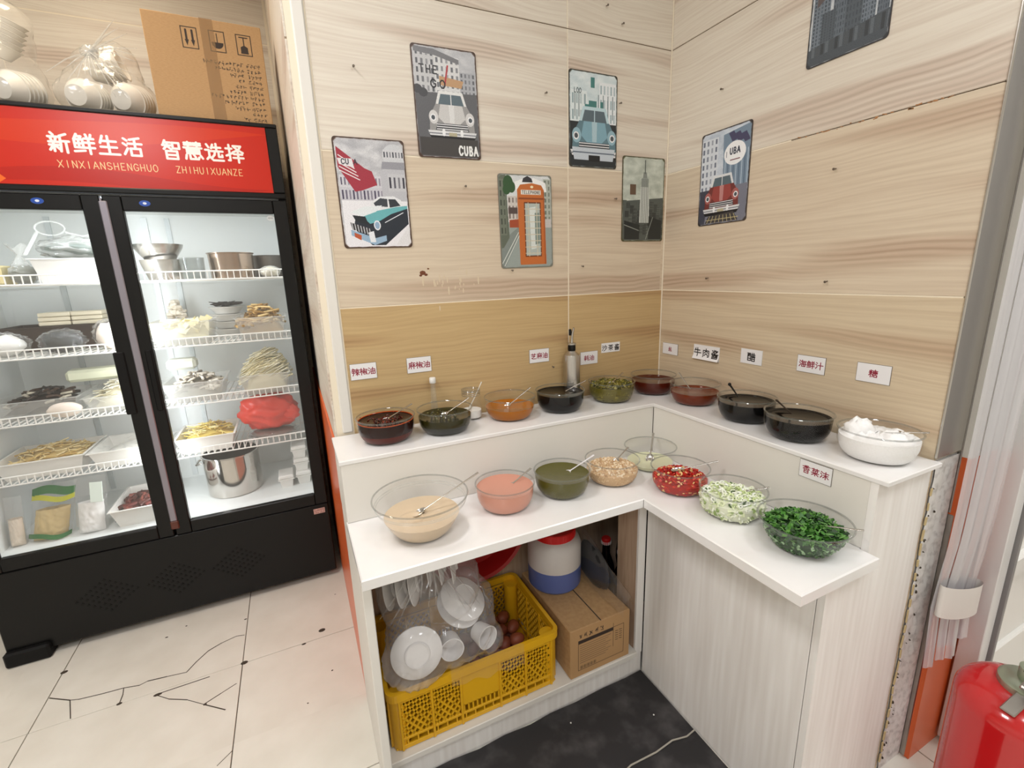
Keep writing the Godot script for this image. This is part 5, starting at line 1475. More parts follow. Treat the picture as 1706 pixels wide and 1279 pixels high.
	for y in img.get_height():
		for x in img.get_width():
			var c := img.get_pixel(x, y)
			var l := c.get_luminance()
			c = c.lerp(Color(l, l, l), 0.15)
			var k := 1.0 + 0.16 * gr.get_noise_2d(x, y)
			img.set_pixel(x, y, Color(c.r * k, c.g * k, c.b * k))
	rust_edge(img, s, rust)
	return img

func build_posters():
	var st = S(); prism(st, rounded(0.2, 0.3, 0.009), 0.0, 0.0012)
	var plate = mesh_of(st)
	st = S()
	var ring := rounded(0.1996, 0.2996, 0.0088)
	for i in ring.size():
		var tri := [Vector2.ZERO, ring[i], ring[(i + 1) % ring.size()]]
		var pts := []; var uvs := []
		for q in tri: pts.append(Vector3(q.x, q.y, 0.0014)); uvs.append(Vector2(0.5 + q.x / 0.2, 0.5 - q.y / 0.3))
		face(st, pts, Vector3(0, 0, 1), uvs)
	var front = mesh_of(st)
	var list := [["metal print of a cream vintage car before a grand hotel, with CUBA lettering", Vector3(-0.8716, 1.9514, 0.0012), 0.0, 0.0125],
		["metal print of a teal vintage car and a red flag before columns", Vector3(-1.1124, 1.6889, 0.0012), 0.0, 0.0104],
		["metal print of an orange telephone box in a street", Vector3(-0.6137, 1.6189, 0.0012), 0.0, 0.011],
		["metal print of a pale blue vintage car among white houses", Vector3(-0.3432, 1.9552, 0.0012), 0.0, 0.0034],
		["metal print of a grey-green city view with one tall tower", Vector3(-0.1135, 1.7051, 0.0012), 0.0, 0.0045],
		["metal print of a red vintage car in a blue street with a white round badge", Vector3(-0.0012, 1.744, 0.2697), -PI / 2, 0.006],
		["metal print of grey-blue city towers high on the right wall", Vector3(-0.0012, 2.121, 0.624), -PI / 2, 0.004]]
	for i in list.size():
		var q: Array = list[i]
		var t = thing("metal_print", q[0], "metal print", q[1], q[2], "metal prints on the walls")
		t.rotation.z = q[3]
		put(t, "tin_plate", plate, flat(rgb(74, 56, 44), 0.6))
		put(t, "printed_face", front, printed(poster_image(i), 0.38))

# ---------------------------------------------------------------- name cards
func build_cards():
	var maroon := rgb(140, 26, 52); var black := rgb(28, 26, 28)
	var list := [["辣椒油", Vector3(-1.196, 1.170, 0.0012), 0.0, 0.08, 0.051, maroon, "white name card with red characters above the red chili oil bowl"],
		["麻椒油", Vector3(-1.020, 1.171, 0.0012), 0.0, 0.081, 0.051, maroon, "white name card with red characters above the green pepper oil bowl"],
		["芝麻油", Vector3(-0.574, 1.154, 0.0012), 0.0, 0.082, 0.050, maroon, "white name card with red characters left of the steel oil dispenser"],
		["耗油", Vector3(-0.355, 1.123, 0.0012), 0.0, 0.080, 0.050, maroon, "white name card with two red characters right of the steel oil dispenser"],
		["沙茶酱", Vector3(-0.253, 1.154, 0.0012), 0.0, 0.089, 0.038, black, "small white card with handwritten black characters above the pickled greens bowl"],
		["盐", Vector3(-0.0012, 1.131, 0.062), -PI / 2, 0.084, 0.046, maroon, "white name card with one red character next to the wall corner"],
		["牛肉酱", Vector3(-0.0012, 1.140, 0.245), -PI / 2, 0.120, 0.054, black, "wide white card with handwritten black characters and a curled lower edge"],
		["醋", Vector3(-0.0012, 1.153, 0.434), -PI / 2, 0.081, 0.050, black, "white name card with one black character above the vinegar bowl"],
		["海鲜汁", Vector3(-0.0012, 1.159, 0.634), -PI / 2, 0.084, 0.051, maroon, "white name card with three red characters on the right wall"],
		["糖", Vector3(-0.0012, 1.162, 0.800), -PI / 2, 0.082, 0.051, maroon, "white name card with one red character above the sugar bowl"],
		["香菜沫", Vector3(-0.2277, 0.937, 0.817), -PI / 2, 0.082, 0.047, maroon, "white name card with red characters on the shelf riser over the cilantro"]]
	for q in list:
		var t = thing("name_card", q[6], "name card", q[1], q[2], "name cards of the sauces")
		var w: float = q[3]; var h: float = q[4]
		var px := 2600.0
		var img := Image.create(int(w * px), int(h * px), false, Image.FORMAT_RGB8)
		img.fill(rgb(238, 236, 236))
		var text: String = q[0]
		var n := text.length()
		var c := minf(h * 0.44, w * 0.29)
		if n == 1: c = h * 0.40
		if q[5] == black: c = minf(h * 0.66, w * 0.27)
		if text == "醋": c = h * 0.58
		var step := c * (1.12 if q[5] != black else 1.25)
		var x0 := (w - (step * (n - 1) + c)) * 0.5
		write(img, text, Vector2(x0, (h - c) * 0.5) * px, Vector2(c, c) * px, step * px, c * px * 0.115, q[5])
		var st = S()
		bb(st, Vector3(-w / 2, -h / 2, -0.0009), Vector3(w / 2, h / 2, 0.0004))
		put(t, "card_base", st, flat(rgb(120, 112, 104), 0.5) if q[5] == maroon else flat(rgb(225, 222, 214), 0.7))
		st = S()
		var curl: float = 0.008 if text == "牛肉酱" else 0.0
		sheet(st, 2, 8, func(u, v):
			return Vector3((u - 0.5) * (w - 0.0016), h * 0.5 - 0.0008 - v * (h - 0.0016), 0.0007 + curl * maxf(v - 0.7, 0.0) / 0.3), Vector3(0, 0, 1))
		put(t, "printed_face", st, printed(img, 0.3))

func build_nails():
	var st = S()
	lathe(st, [Vector2(0, 0), Vector2(0.0016, 0), Vector2(0.0016, 0.009), Vector2(0.0034, 0.010), Vector2(0.0034, 0.0115), Vector2(0, 0.012)], 10, Vector3.ZERO, 1, 1, Basis(Vector3.RIGHT, PI / 2 + 0.15))
	var mesh = mesh_of(st)
	var names := ["above the teal car print", "between the cream car print and the blue car print", "left of the telephone box print", "under the telephone box print", "right of the pale blue car print", "left of the city tower print", "over the steel oil dispenser", "high on the back wall above the dark seam", "high on the back wall near the corner", "between two name cards"]
	var pos := [[-1.136, 2.017], [-0.533, 2.021], [-0.829, 1.724], [-0.675, 1.462], [-0.232, 2.023], [-0.245, 1.706], [-0.389, 1.469], [-0.294, 2.309], [-0.228, 2.267], [-0.519, 1.108]]
	for i in pos.size():
		var t = thing("wall_nail", "small nail in the back wall " + names[i], "nail", Vector3(pos[i][0], pos[i][1], 0.0), 0.0, "nails in the walls")
		put(t, "nail_body", mesh, flat(rgb(120, 110, 98), 0.5, 0.4))
	var rn := ["near the corner above the red car print", "right of the red car print", "in the middle of the right wall under the seam", "under the red car print"]
	var rp := [[2.017, 0.243], [1.697, 0.638], [1.401, 0.651], [1.412, 0.231]]
	for i in rp.size():
		var t = thing("wall_nail", "small nail in the right wall " + rn[i], "nail", Vector3(0.0, rp[i][0], rp[i][1]), -PI / 2, "nails in the walls")
		put(t, "nail_body", mesh, flat(rgb(110, 96, 84), 0.5, 0.4))

# ---------------------------------------------------------------- bowls of sauce and seasoning
# radius of the outside of a bowl at height y; kind 0 is the small round bowl, 1 the big flared one, 2 the wide cilantro bowl
func bowl_r(kind: int, y: float) -> float:
	if kind == 0:
		var t := clampf(y / 0.042, 0.0, 1.0)
		return 0.056 + 0.0265 * sqrt(1.0 - (1.0 - t) * (1.0 - t)) + 0.0045 * clampf(y / 0.072, 0, 1)
	if kind == 1: return 0.060 + 0.065 * pow(clampf(y / 0.105, 0, 1), 0.62)
	return 0.052 + 0.049 * pow(clampf(y / 0.069, 0, 1), 0.6)

func bowl_h(kind: int) -> float: return [0.072, 0.105, 0.069][kind]

func glass_bowl(called: String, label: String, at: Vector3, kind: int, group: String, level := 0.03) -> Node3D:
	var t = thing(called, label, "bowl", at, 0.0, group)
	var h := bowl_h(kind)
	var w := 0.0028
	var prof := [Vector2(0, 0.0), Vector2(bowl_r(kind, 0) - 0.004, 0.0)]
	var n := 14
	for k in n + 1: prof.append(Vector2(bowl_r(kind, h * k / n), maxf(h * k / n, 0.0012)))
	var st = S()
	lathe(st, prof, 56)
	var inner := []
	for k in 9:
		var y := lerpf(h, level, k / 8.0)
		inner.append(Vector2(bowl_r(kind, y) - w, y))
	lathe(st, inner, 56)
	put(t, "glass_wall", st, M.glass)
	st = S()
	var rim := []
	for k in 9: rim.append(Vector2(bowl_r(kind, h) - w * 0.5 + 0.0023 * cos(TAU * k / 8.0), h + 0.0023 * sin(TAU * k / 8.0)))
	lathe(st, rim, 64)
	put(t, "rim", st, M.glass_edge)
	st = S()
	var foot := []
	for k in 9: foot.append(Vector2(bowl_r(kind, 0) - 0.001 + 0.0022 * cos(TAU * k / 8.0), 0.0024 + 0.0022 * sin(TAU * k / 8.0)))
	lathe(st, foot, 48)
	put(t, "foot_ring", st, M.glass_edge)
	if kind == 1:
		st = S()
		for y in [h - 0.016, h - 0.022]:
			var bead := []
			for k in 7: bead.append(Vector2(bowl_r(kind, y) + 0.0012 * cos(TAU * k / 6.0), y + 0.0016 * sin(TAU * k / 6.0)))
			lathe(st, bead, 56)
		put(t, "moulded_bead", st, M.glass_bead)
	return t

# body of liquid from y0 to y1 inside a bowl
func fill_of(kind: int, y0: float, y1: float, dip := 0.0) -> SurfaceTool:
	var st = S()
	var g := 0.0034
	var prof := [Vector2(0, y0)]
	for k in 9:
		var y := lerpf(y0, y1, k / 8.0)
		prof.append(Vector2(bowl_r(kind, y) - g, y))
	if dip > 0.0:
		for k in 6: prof.append(Vector2((bowl_r(kind, y1) - g) * (1.0 - (k + 1) / 6.0), y1 - dip * sin(PI * 0.5 * (k + 1) / 6.0)))
	else:
		prof.append(Vector2(bowl_r(kind, y1) - g - 0.002, y1 - 0.0008))
		prof.append(Vector2(0, y1 - 0.0008))
	lathe(st, prof, 48)
	return st

# heaped solids: a domed body; returns its height at a radius
func heap_body(st, kind: int, y1: float, top: float, sd: int, rough := 0.1):
	var f := noise(sd, 1.0, 3)
	var R := bowl_r(kind, y1) - 0.0036
	sheet(st, 36, 12, func(u, v):
		var a = TAU * u; var r = R * v
		var k = 1.0 - v * v
		var y = y1 + (top - y1) * k + rough * 0.03 * f.get_noise_2d(cos(a) * r * 60.0, sin(a) * r * 60.0) * minf(1.0, (1.0 - v) * 5.0)
		return Vector3(cos(a) * r, y, sin(a) * r), Vector3.UP)
	var prof := [Vector2(0, 0.0046)]
	for k in 9:
		var y := lerpf(0.0046, y1, k / 8.0)
		prof.append(Vector2(bowl_r(kind, y) - 0.0036, y))
	lathe(st, prof, 36)

func spoon(label: String, at: Vector3, kind: int, dir: Vector2, depth: float, over: float, m, long := 0.0, group := "serving spoons in the bowls"):
	# the handle crosses the rim in direction dir; depth is how far inside the bowl's centre line the spoon's tip lies
	var t = thing("serving_spoon", label, "spoon", at, 0.0, group)
	var d := dir.normalized()
	var R := bowl_r(kind, bowl_h(kind))
	var rim := Vector3(d.x * (R - 0.001), bowl_h(kind) + 0.0062, d.y * (R - 0.001))
	var tip := Vector3(-d.x * depth, maxf(0.016, long), -d.y * depth)
	var dirv := (rim - tip).normalized()
	var end := rim + dirv * over + Vector3(0, 0.001, 0)
	var st = S()
	var a := tip + dirv * 0.028
	tube(st, [a, a.lerp(end, 0.3), a.lerp(end, 0.7), end], [0.0026, 0.0024, 0.0034, 0.0046], 8, 0.42)
	var side := dirv.cross(Vector3.UP).normalized()
	var bas := Basis(dirv, side.cross(dirv), side)
	lathe(st, [Vector2(0, -0.006), Vector2(0.007, -0.0052), Vector2(0.0125, -0.002), Vector2(0.0145, 0.0016), Vector2(0.0138, 0.0018), Vector2(0.0115, -0.0012), Vector2(0.0065, -0.0042), Vector2(0, -0.005)], 24, tip + dirv * 0.014, 1.35, 0.9, bas)
	put(t, "spoon_body", st, m)
	return t

func wet(c: Color, rough := 0.06) -> StandardMaterial3D:
	var m := flat(c, rough)
	m.metallic_specular = 0.3
	return m

func build_bowls():
	var Y1 := 0.9752; var Y2 := 0.7902
	var G1 := "glass sauce bowls on the raised shelf"; var G2 := "glass bowls on the lower worktop"
	var t
	var st
	# --- raised shelf, back wall
	var p := Vector3(-1.160, Y1, 0.106)
	t = glass_bowl("sauce_bowl", "round glass bowl of dark red chili oil with orange oil at the rim", p, 0, G1, 0.060)
	put(t, "chili_sediment", fill_of(0, 0.0044, 0.027), flat(rgb(86, 24, 8), 0.4, 0.0, 0.3))
	put(t, "chili_oil", fill_of(0, 0.0272, 0.0615), wet(rgb(36, 8, 4)))
	st = S()
	for k in 90: chip(st, Vector3(rng.randfn(0, 0.026), 0.0614, rng.randfn(0, 0.026)), Vector3(0.006, 0.0012, 0.004), [lin(86, 26, 14), lin(124, 44, 18), lin(52, 16, 10)][k % 3])
	put(t, "chili_flakes", st, M.chopped, Vector3.ZERO, "", "stuff")
	st = S()
	var rg := []
	for k in 7: rg.append(Vector2(0.0812 + 0.0014 * cos(TAU * k / 6.0), 0.0618 + 0.0016 * sin(TAU * k / 6.0)))
	lathe(st, rg, 48)
	put(t, "oil_rim", st, wet(rgb(190, 76, 24)))
	spoon("steel spoon resting in the dark red chili oil", p, 0, Vector2(1, -0.55), 0.02, 0.02, M.spoon, 0.056)
	p = Vector3(-0.979, Y1, 0.118)
	t = glass_bowl("sauce_bowl", "round glass bowl of dark green pepper oil before a small bottle", p, 0, G1, 0.049)
	put(t, "pepper_sediment", fill_of(0, 0.0044, 0.026), flat(rgb(24, 24, 10), 0.3))
	put(t, "pepper_oil", fill_of(0, 0.0262, 0.050), wet(rgb(46, 42, 10)))
	st = S()
	for k in 60: chip(st, Vector3(rng.randfn(0, 0.026), 0.0502, rng.randfn(0, 0.026)), Vector3(0.004, 0.002, 0.004), [lin(70, 66, 30), lin(40, 38, 18), lin(104, 98, 52)][k % 3])
	put(t, "peppercorns", st, M.chopped, Vector3.ZERO, "", "stuff")
	spoon("steel spoon resting in the dark green pepper oil", p, 0, Vector2(0.95, -0.35), 0.02, 0.012, M.spoon, 0.045)
	p = Vector3(-0.744, Y1, 0.098)
	t = glass_bowl("sauce_bowl", "round glass bowl of amber sesame oil", p, 0, G1, 0.039)
	put(t, "sesame_oil", fill_of(0, 0.0044, 0.040), wet(rgb(166, 98, 18)))
	spoon("steel spoon resting in the amber sesame oil", p, 0, Vector2(1, -0.3), 0.03, 0.012, M.spoon, 0.032)
	p = Vector3(-0.552, Y1, 0.110)
	t = glass_bowl("sauce_bowl", "round glass bowl of black oyster sauce below the steel oil dispenser", p, 0, G1, 0.062)
	put(t, "oyster_sauce", fill_of(0, 0.0044, 0.063), wet(rgb(8, 6, 7)))
	spoon("steel spoon resting in the black oyster sauce", p, 0, Vector2(1, -0.1), 0.02, 0.03, M.spoon, 0.05)
	p = Vector3(-0.323, Y1, 0.102)
	t = glass_bowl("sauce_bowl", "round glass bowl of chopped olive green pickled mustard greens", p, 0, G1, 0.055)
	st = S(); heap_body(st, 0, 0.056, 0.062, 601); put(t, "pickle_body", st, flat(rgb(96, 88, 24), 0.35))
	st = S()
	for k in 300:
		var a := rng.randf_range(0, TAU); var r := 0.078 * sqrt(rng.randf())
		chip(st, Vector3(cos(a) * r, 0.060 + rng.randf_range(-0.002, 0.003), sin(a) * r), Vector3(rng.randf_range(0.006, 0.014), 0.003, rng.randf_range(0.004, 0.008)), [lin(122, 112, 34), lin(92, 86, 24), lin(150, 140, 66), lin(66, 64, 18)][k % 4])
	for k in 180:
		var a := rng.randf_range(0, TAU); var y := rng.randf_range(0.012, 0.055)
		var r := bowl_r(0, y) - 0.0052
		st.set_color([lin(122, 112, 34), lin(92, 86, 24), lin(150, 140, 66), lin(60, 58, 16)][k % 4])
		bx(st, Vector3(cos(a) * r, y, sin(a) * r), Vector3(0.0022, rng.randf_range(0.003, 0.008), rng.randf_range(0.005, 0.013)), 0.0, Basis(Vector3.UP, -a))
	put(t, "pickle_pieces", st, M.chopped, Vector3.ZERO, "", "stuff")
	spoon("steel spoon resting in the olive green pickled greens", p, 0, Vector2(0.9, -0.5), 0.02, 0.02, M.spoon, 0.06)
	p = Vector3(-0.118, Y1, 0.098)
	t = glass_bowl("sauce_bowl", "round glass bowl of dark red clear sauce in the wall corner", p, 0, G1, 0.051)
	put(t, "red_sauce", fill_of(0, 0.0044, 0.052), wet(rgb(76, 20, 6)))
	# --- raised shelf, right wall
	p = Vector3(-0.096, Y1, 0.290)
	t = glass_bowl("sauce_bowl", "round glass bowl of reddish brown beef sauce next to the corner bowl", p, 0, G1, 0.043)
	put(t, "beef_sauce", fill_of(0, 0.0044, 0.044), wet(rgb(106, 38, 8)))
	spoon("steel spoon standing in the reddish brown beef sauce", p, 0, Vector2(0.2, -1.0), 0.01, 0.018, M.spoon, 0.02)
	p = Vector3(-0.105, Y1, 0.510)
	t = glass_bowl("sauce_bowl", "round glass bowl of black vinegar with a ball-ended black spoon", p, 0, G1, 0.058)
	put(t, "vinegar", fill_of(0, 0.0044, 0.0595), wet(rgb(9, 6, 6)))
	var sp = spoon("black spoon with a ball end standing in the vinegar", p, 0, Vector2(0.35, -0.95), 0.01, 0.012, M.black, 0.03)
	st = S(); blob(st, Vector3(0.035, 0.088, -0.096), Vector3(0.0055, 0.0055, 0.0055), 0.0, 1.0, 1, 14, 10); put(sp, "ball_end", st, M.black)
	p = Vector3(-0.124, Y1, 0.692)
	t = glass_bowl("sauce_bowl", "round glass bowl of black seafood sauce beside the sugar bowl", p, 0, G1, 0.058)
	put(t, "seafood_sauce", fill_of(0, 0.0044, 0.0595), wet(rgb(10, 6, 5)))
	spoon("dark steel spoon lying in the black seafood sauce", p, 0, Vector2(0.3, -0.95), 0.015, 0.008, flat(rgb(70, 62, 58), 0.25, 0.9), 0.045)
	p = Vector3(-0.098, Y1, 0.880)
	t = glass_bowl("sugar_bowl", "round glass bowl heaped with white sugar at the shelf end", p, 0, G1, 0.055)
	st = S(); heap_body(st, 0, 0.056, 0.064, 611, 0.35); blob(st, Vector3(-0.012, 0.058, -0.040), Vector3(0.036, 0.034, 0.030), 0.35, 1.8, 612, 24, 14); blob(st, Vector3(0.012, 0.055, 0.030), Vector3(0.050, 0.019, 0.034), 0.35, 2.2, 613, 24, 14)
	put(t, "sugar", st, triplanar(printed(speckle_image(128, rgb(246, 245, 243), rgb(238, 236, 233), 40.0, 614, 0.4, 1.0), 0.7), 6.0))
	spoon("steel spoon stuck in the heap of white sugar", p + Vector3(0, 0.006, 0), 0, Vector2(0.25, 0.97), -0.01, 0.006, M.spoon, 0.062)
	# --- worktop, back run
	p = Vector3(-1.131, Y2, 0.362)
	t = glass_bowl("mixing_bowl", "large flared glass bowl of beige sesame paste", p, 1, G2, 0.051)
	st = S()
	var ff := noise(621, 1.0, 3)
	sheet(st, 48, 16, func(u, v):
		var a = TAU * u; var R = bowl_r(1, 0.052) - 0.0036
		var x = cos(a) * R * v; var z = sin(a) * R * v
		var y = 0.052 + 0.003 * ff.get_noise_2d(x * 18.0, z * 18.0) * (1.0 - v)
		var dd = Vector2(x + 0.030, z - 0.022).length()
		y -= 0.010 * smoothstep(0.030, 0.008, dd) * (1.0 - v)
		y += 0.005 * exp(-pow((dd - 0.033) / 0.006, 2.0)) * (1.0 - v) * (1.0 if x < 0.0 else 0.3)
		return Vector3(x, y, z), Vector3.UP)
	var pr := [Vector2(0, 0.0046)]
	for k in 9: pr.append(Vector2(bowl_r(1, lerpf(0.0046, 0.052, k / 8.0)) - 0.0036, lerpf(0.0046, 0.052, k / 8.0)))
	lathe(st, pr, 48)
	put(t, "sesame_paste", st, flat(rgb(208, 186, 156), 0.3))
	spoon("long steel spoon leaning across the beige sesame paste", p, 1, Vector2(1, -0.02), 0.02, 0.045, M.spoon, 0.050)
	p = Vector3(-0.878, Y2, 0.338)
	t = glass_bowl("sauce_bowl", "round glass bowl of pink fermented bean curd sauce", p, 0, G2, 0.059)
	put(t, "bean_curd_sauce", fill_of(0, 0.0044, 0.060), flat(rgb(206, 144, 122), 0.25))
	spoon("steel spoon resting in the pink bean curd sauce", p, 0, Vector2(1, -0.25), 0.0, 0.016, M.spoon, 0.048)
	p = Vector3(-0.687, Y2, 0.342)
	t = glass_bowl("sauce_bowl", "round glass bowl of olive green leek flower sauce", p, 0, G2, 0.059)
	put(t, "leek_flower_sauce", fill_of(0, 0.0044, 0.060), flat(rgb(82, 78, 12), 0.25))
	spoon("pale plastic spoon resting in the olive green sauce", p, 0, Vector2(1, -0.05), 0.0, 0.038, flat(rgb(226, 222, 224), 0.3), 0.05)
	p = Vector3(-0.502, Y2, 0.348)
	t = glass_bowl("seed_bowl", "round glass bowl of crushed roasted peanuts", p, 0, G2, 0.039)
	st = S(); heap_body(st, 0, 0.040, 0.056, 631); put(t, "peanut_body", st, flat(rgb(206, 172, 132), 0.8))
	st = S()
	for k in 520:
		var a := rng.randf_range(0, TAU); var q := sqrt(rng.randf())
		var r := 0.078 * q
		chip(st, Vector3(cos(a) * r, 0.041 + 0.016 * (1.0 - q * q), sin(a) * r), Vector3(0.0056, 0.0044, 0.0048) * rng.randf_range(0.7, 1.3), [lin(226, 202, 166), lin(208, 178, 138), lin(236, 218, 190), lin(190, 156, 118)][k % 4])
	for k in 260:
		var a := rng.randf_range(0, TAU); var y := rng.randf_range(0.008, 0.041)
		var r := bowl_r(0, y) - 0.0050
		chip(st, Vector3(cos(a) * r, y, sin(a) * r), Vector3(0.0034, 0.0034, 0.0034), [lin(220, 190, 150), lin(198, 160, 118), lin(232, 208, 172)][k % 3])
	put(t, "crushed_peanuts", st, M.dry, Vector3.ZERO, "", "stuff")
	spoon("steel spoon resting in the crushed peanuts", p, 0, Vector2(1, -0.35), 0.0, 0.008, M.spoon, 0.05)
	p = Vector3(-0.322, Y2, 0.322)
	t = glass_bowl("sauce_bowl", "nearly empty round glass bowl with pale garlic water in the riser corner", p, 0, G2, 0.017)
	put(t, "garlic_water", fill_of(0, 0.0044, 0.018), wet(rgb(224, 224, 188)))
	spoon("steel spoon leaning in the nearly empty bowl of garlic water", p, 0, Vector2(0.55, -0.5), 0.01, 0.010, M.spoon)
	# --- worktop, right run
	p = Vector3(-0.362, Y2, 0.500)
	t = glass_bowl("pepper_bowl", "round glass bowl of chopped red chili peppers", p, 0, G2, 0.035)
	st = S(); heap_body(st, 0, 0.036, 0.052, 641); put(t, "chili_body", st, flat(rgb(164, 32, 22), 0.5))
	st = S()
	for k in 300:
		var a := rng.randf_range(0, TAU); var q := sqrt(rng.randf())
		chip(st, Vector3(cos(a) * 0.076 * q, 0.038 + 0.017 * (1.0 - q * q) + rng.randf_range(-0.002, 0.003), sin(a) * 0.076 * q), Vector3(rng.randf_range(0.005, 0.010), 0.0028, rng.randf_range(0.004, 0.007)), [lin(200, 34, 22), lin(176, 24, 18), lin(214, 56, 34), lin(150, 18, 14), lin(236, 196, 130)][k % 5])
	for k in 180:
		var a := rng.randf_range(0, TAU); var y := rng.randf_range(0.008, 0.037)
		var r := bowl_r(0, y) - 0.0050
		st.set_color([lin(200, 34, 22), lin(176, 24, 18), lin(214, 56, 34), lin(236, 196, 130)][k % 4])
		bx(st, Vector3(cos(a) * r, y, sin(a) * r), Vector3(0.0022, rng.randf_range(0.004, 0.007), rng.randf_range(0.005, 0.010)), 0.0, Basis(Vector3.UP, -a))
	put(t, "chopped_chili", st, M.chopped, Vector3.ZERO, "", "stuff")
	spoon("steel spoon lying on the chopped red chili peppers", p, 0, Vector2(0.9, 0.42), 0.022, 0.028, M.spoon, 0.058)
	p = Vector3(-0.346, Y2, 0.677)
	t = glass_bowl("scallion_bowl", "round glass bowl of chopped white and green scallion", p, 0, G2, 0.045)
	st = S(); heap_body(st, 0, 0.046, 0.062, 651); put(t, "scallion_body", st, flat(rgb(222, 226, 200), 0.5))
	st = S()
	for k in 300:
		var a := rng.randf_range(0, TAU); var q := sqrt(rng.randf())
		var at := Vector3(cos(a) * 0.078 * q, 0.047 + 0.018 * (1.0 - q * q) + rng.randf_range(-0.002, 0.004), sin(a) * 0.078 * q)
		var col: Color = [lin(240, 242, 226), lin(234, 238, 214), lin(220, 228, 186), lin(244, 246, 236), lin(196, 210, 150)][k % 5]
		if k % 17 == 0: col = lin(62, 92, 40)
		st.set_color(col)
		var R := rng.randf_range(0.0045, 0.0085)
		lathe(st, [Vector2(R * 0.5, -0.0016), Vector2(R, -0.0016), Vector2(R, 0.0016), Vector2(R * 0.5, 0.0016), Vector2(R * 0.5, -0.0016)], 7, at, 1.0, 1.0, Basis.from_euler(Vector3(rng.randf_range(-1, 1), 0, rng.randf_range(-1, 1))))
	for k in 200:
		var a := rng.randf_range(0, TAU); var y := rng.randf_range(0.008, 0.047)
		var r := bowl_r(0, y) - 0.0050
		chip(st, Vector3(cos(a) * r, y, sin(a) * r), Vector3(0.0034, 0.010, 0.010), [lin(236, 238, 220), lin(222, 230, 190), lin(232, 236, 208), lin(150, 172, 104)][k % 4])
	put(t, "chopped_scallion", st, M.chopped, Vector3.ZERO, "", "stuff")
	spoon("steel spoon half buried in the chopped scallion", p, 0, Vector2(0.75, 0.6), -0.005, 0.004, M.spoon, 0.060)
	p = Vector3(-0.332, Y2, 0.866)
	t = glass_bowl("cilantro_bowl", "wide glass bowl of chopped dark green cilantro at the worktop end", p, 2, G2, 0.039)
	st = S(); heap_body(st, 2, 0.040, 0.066, 661); put(t, "cilantro_body", st, flat(rgb(30, 62, 18), 0.6))
	st = S()
	for k in 620:
		var a := rng.randf_range(0, TAU); var q := sqrt(rng.randf())
		var at := Vector3(cos(a) * 0.086 * q, 0.044 + 0.028 * (1.0 - q * q) + rng.randf_range(-0.003, 0.006), sin(a) * 0.086 * q)
		var col: Color = [lin(48, 98, 28), lin(34, 78, 22), lin(66, 122, 40), lin(26, 60, 18), lin(92, 146, 62)][k % 5]
		if k % 6 == 0: shred(st, at, 0.016, 0.0014, rng.randf_range(-0.4, 0.6), lin(112, 160, 84), 0.2, 4)
		else: chip(st, at, Vector3(rng.randf_range(0.007, 0.014), 0.0008, rng.randf_range(0.006, 0.011)), col)
	for k in 240:
		var a := rng.randf_range(0, TAU); var y := rng.randf_range(0.007, 0.042)
		var r := bowl_r(2, y) - 0.0050
		chip(st, Vector3(cos(a) * r, y, sin(a) * r), Vector3(0.004, 0.007, 0.007), [lin(92, 128, 78), lin(60, 100, 48), lin(160, 190, 148), lin(38, 78, 28)][k % 4])
	put(t, "chopped_cilantro", st, M.chopped, Vector3.ZERO, "", "stuff")
	spoon("steel spoon leaning out of the chopped cilantro", p, 2, Vector2(0.42, 0.9), 0.0, 0.014, M.spoon, 0.058)

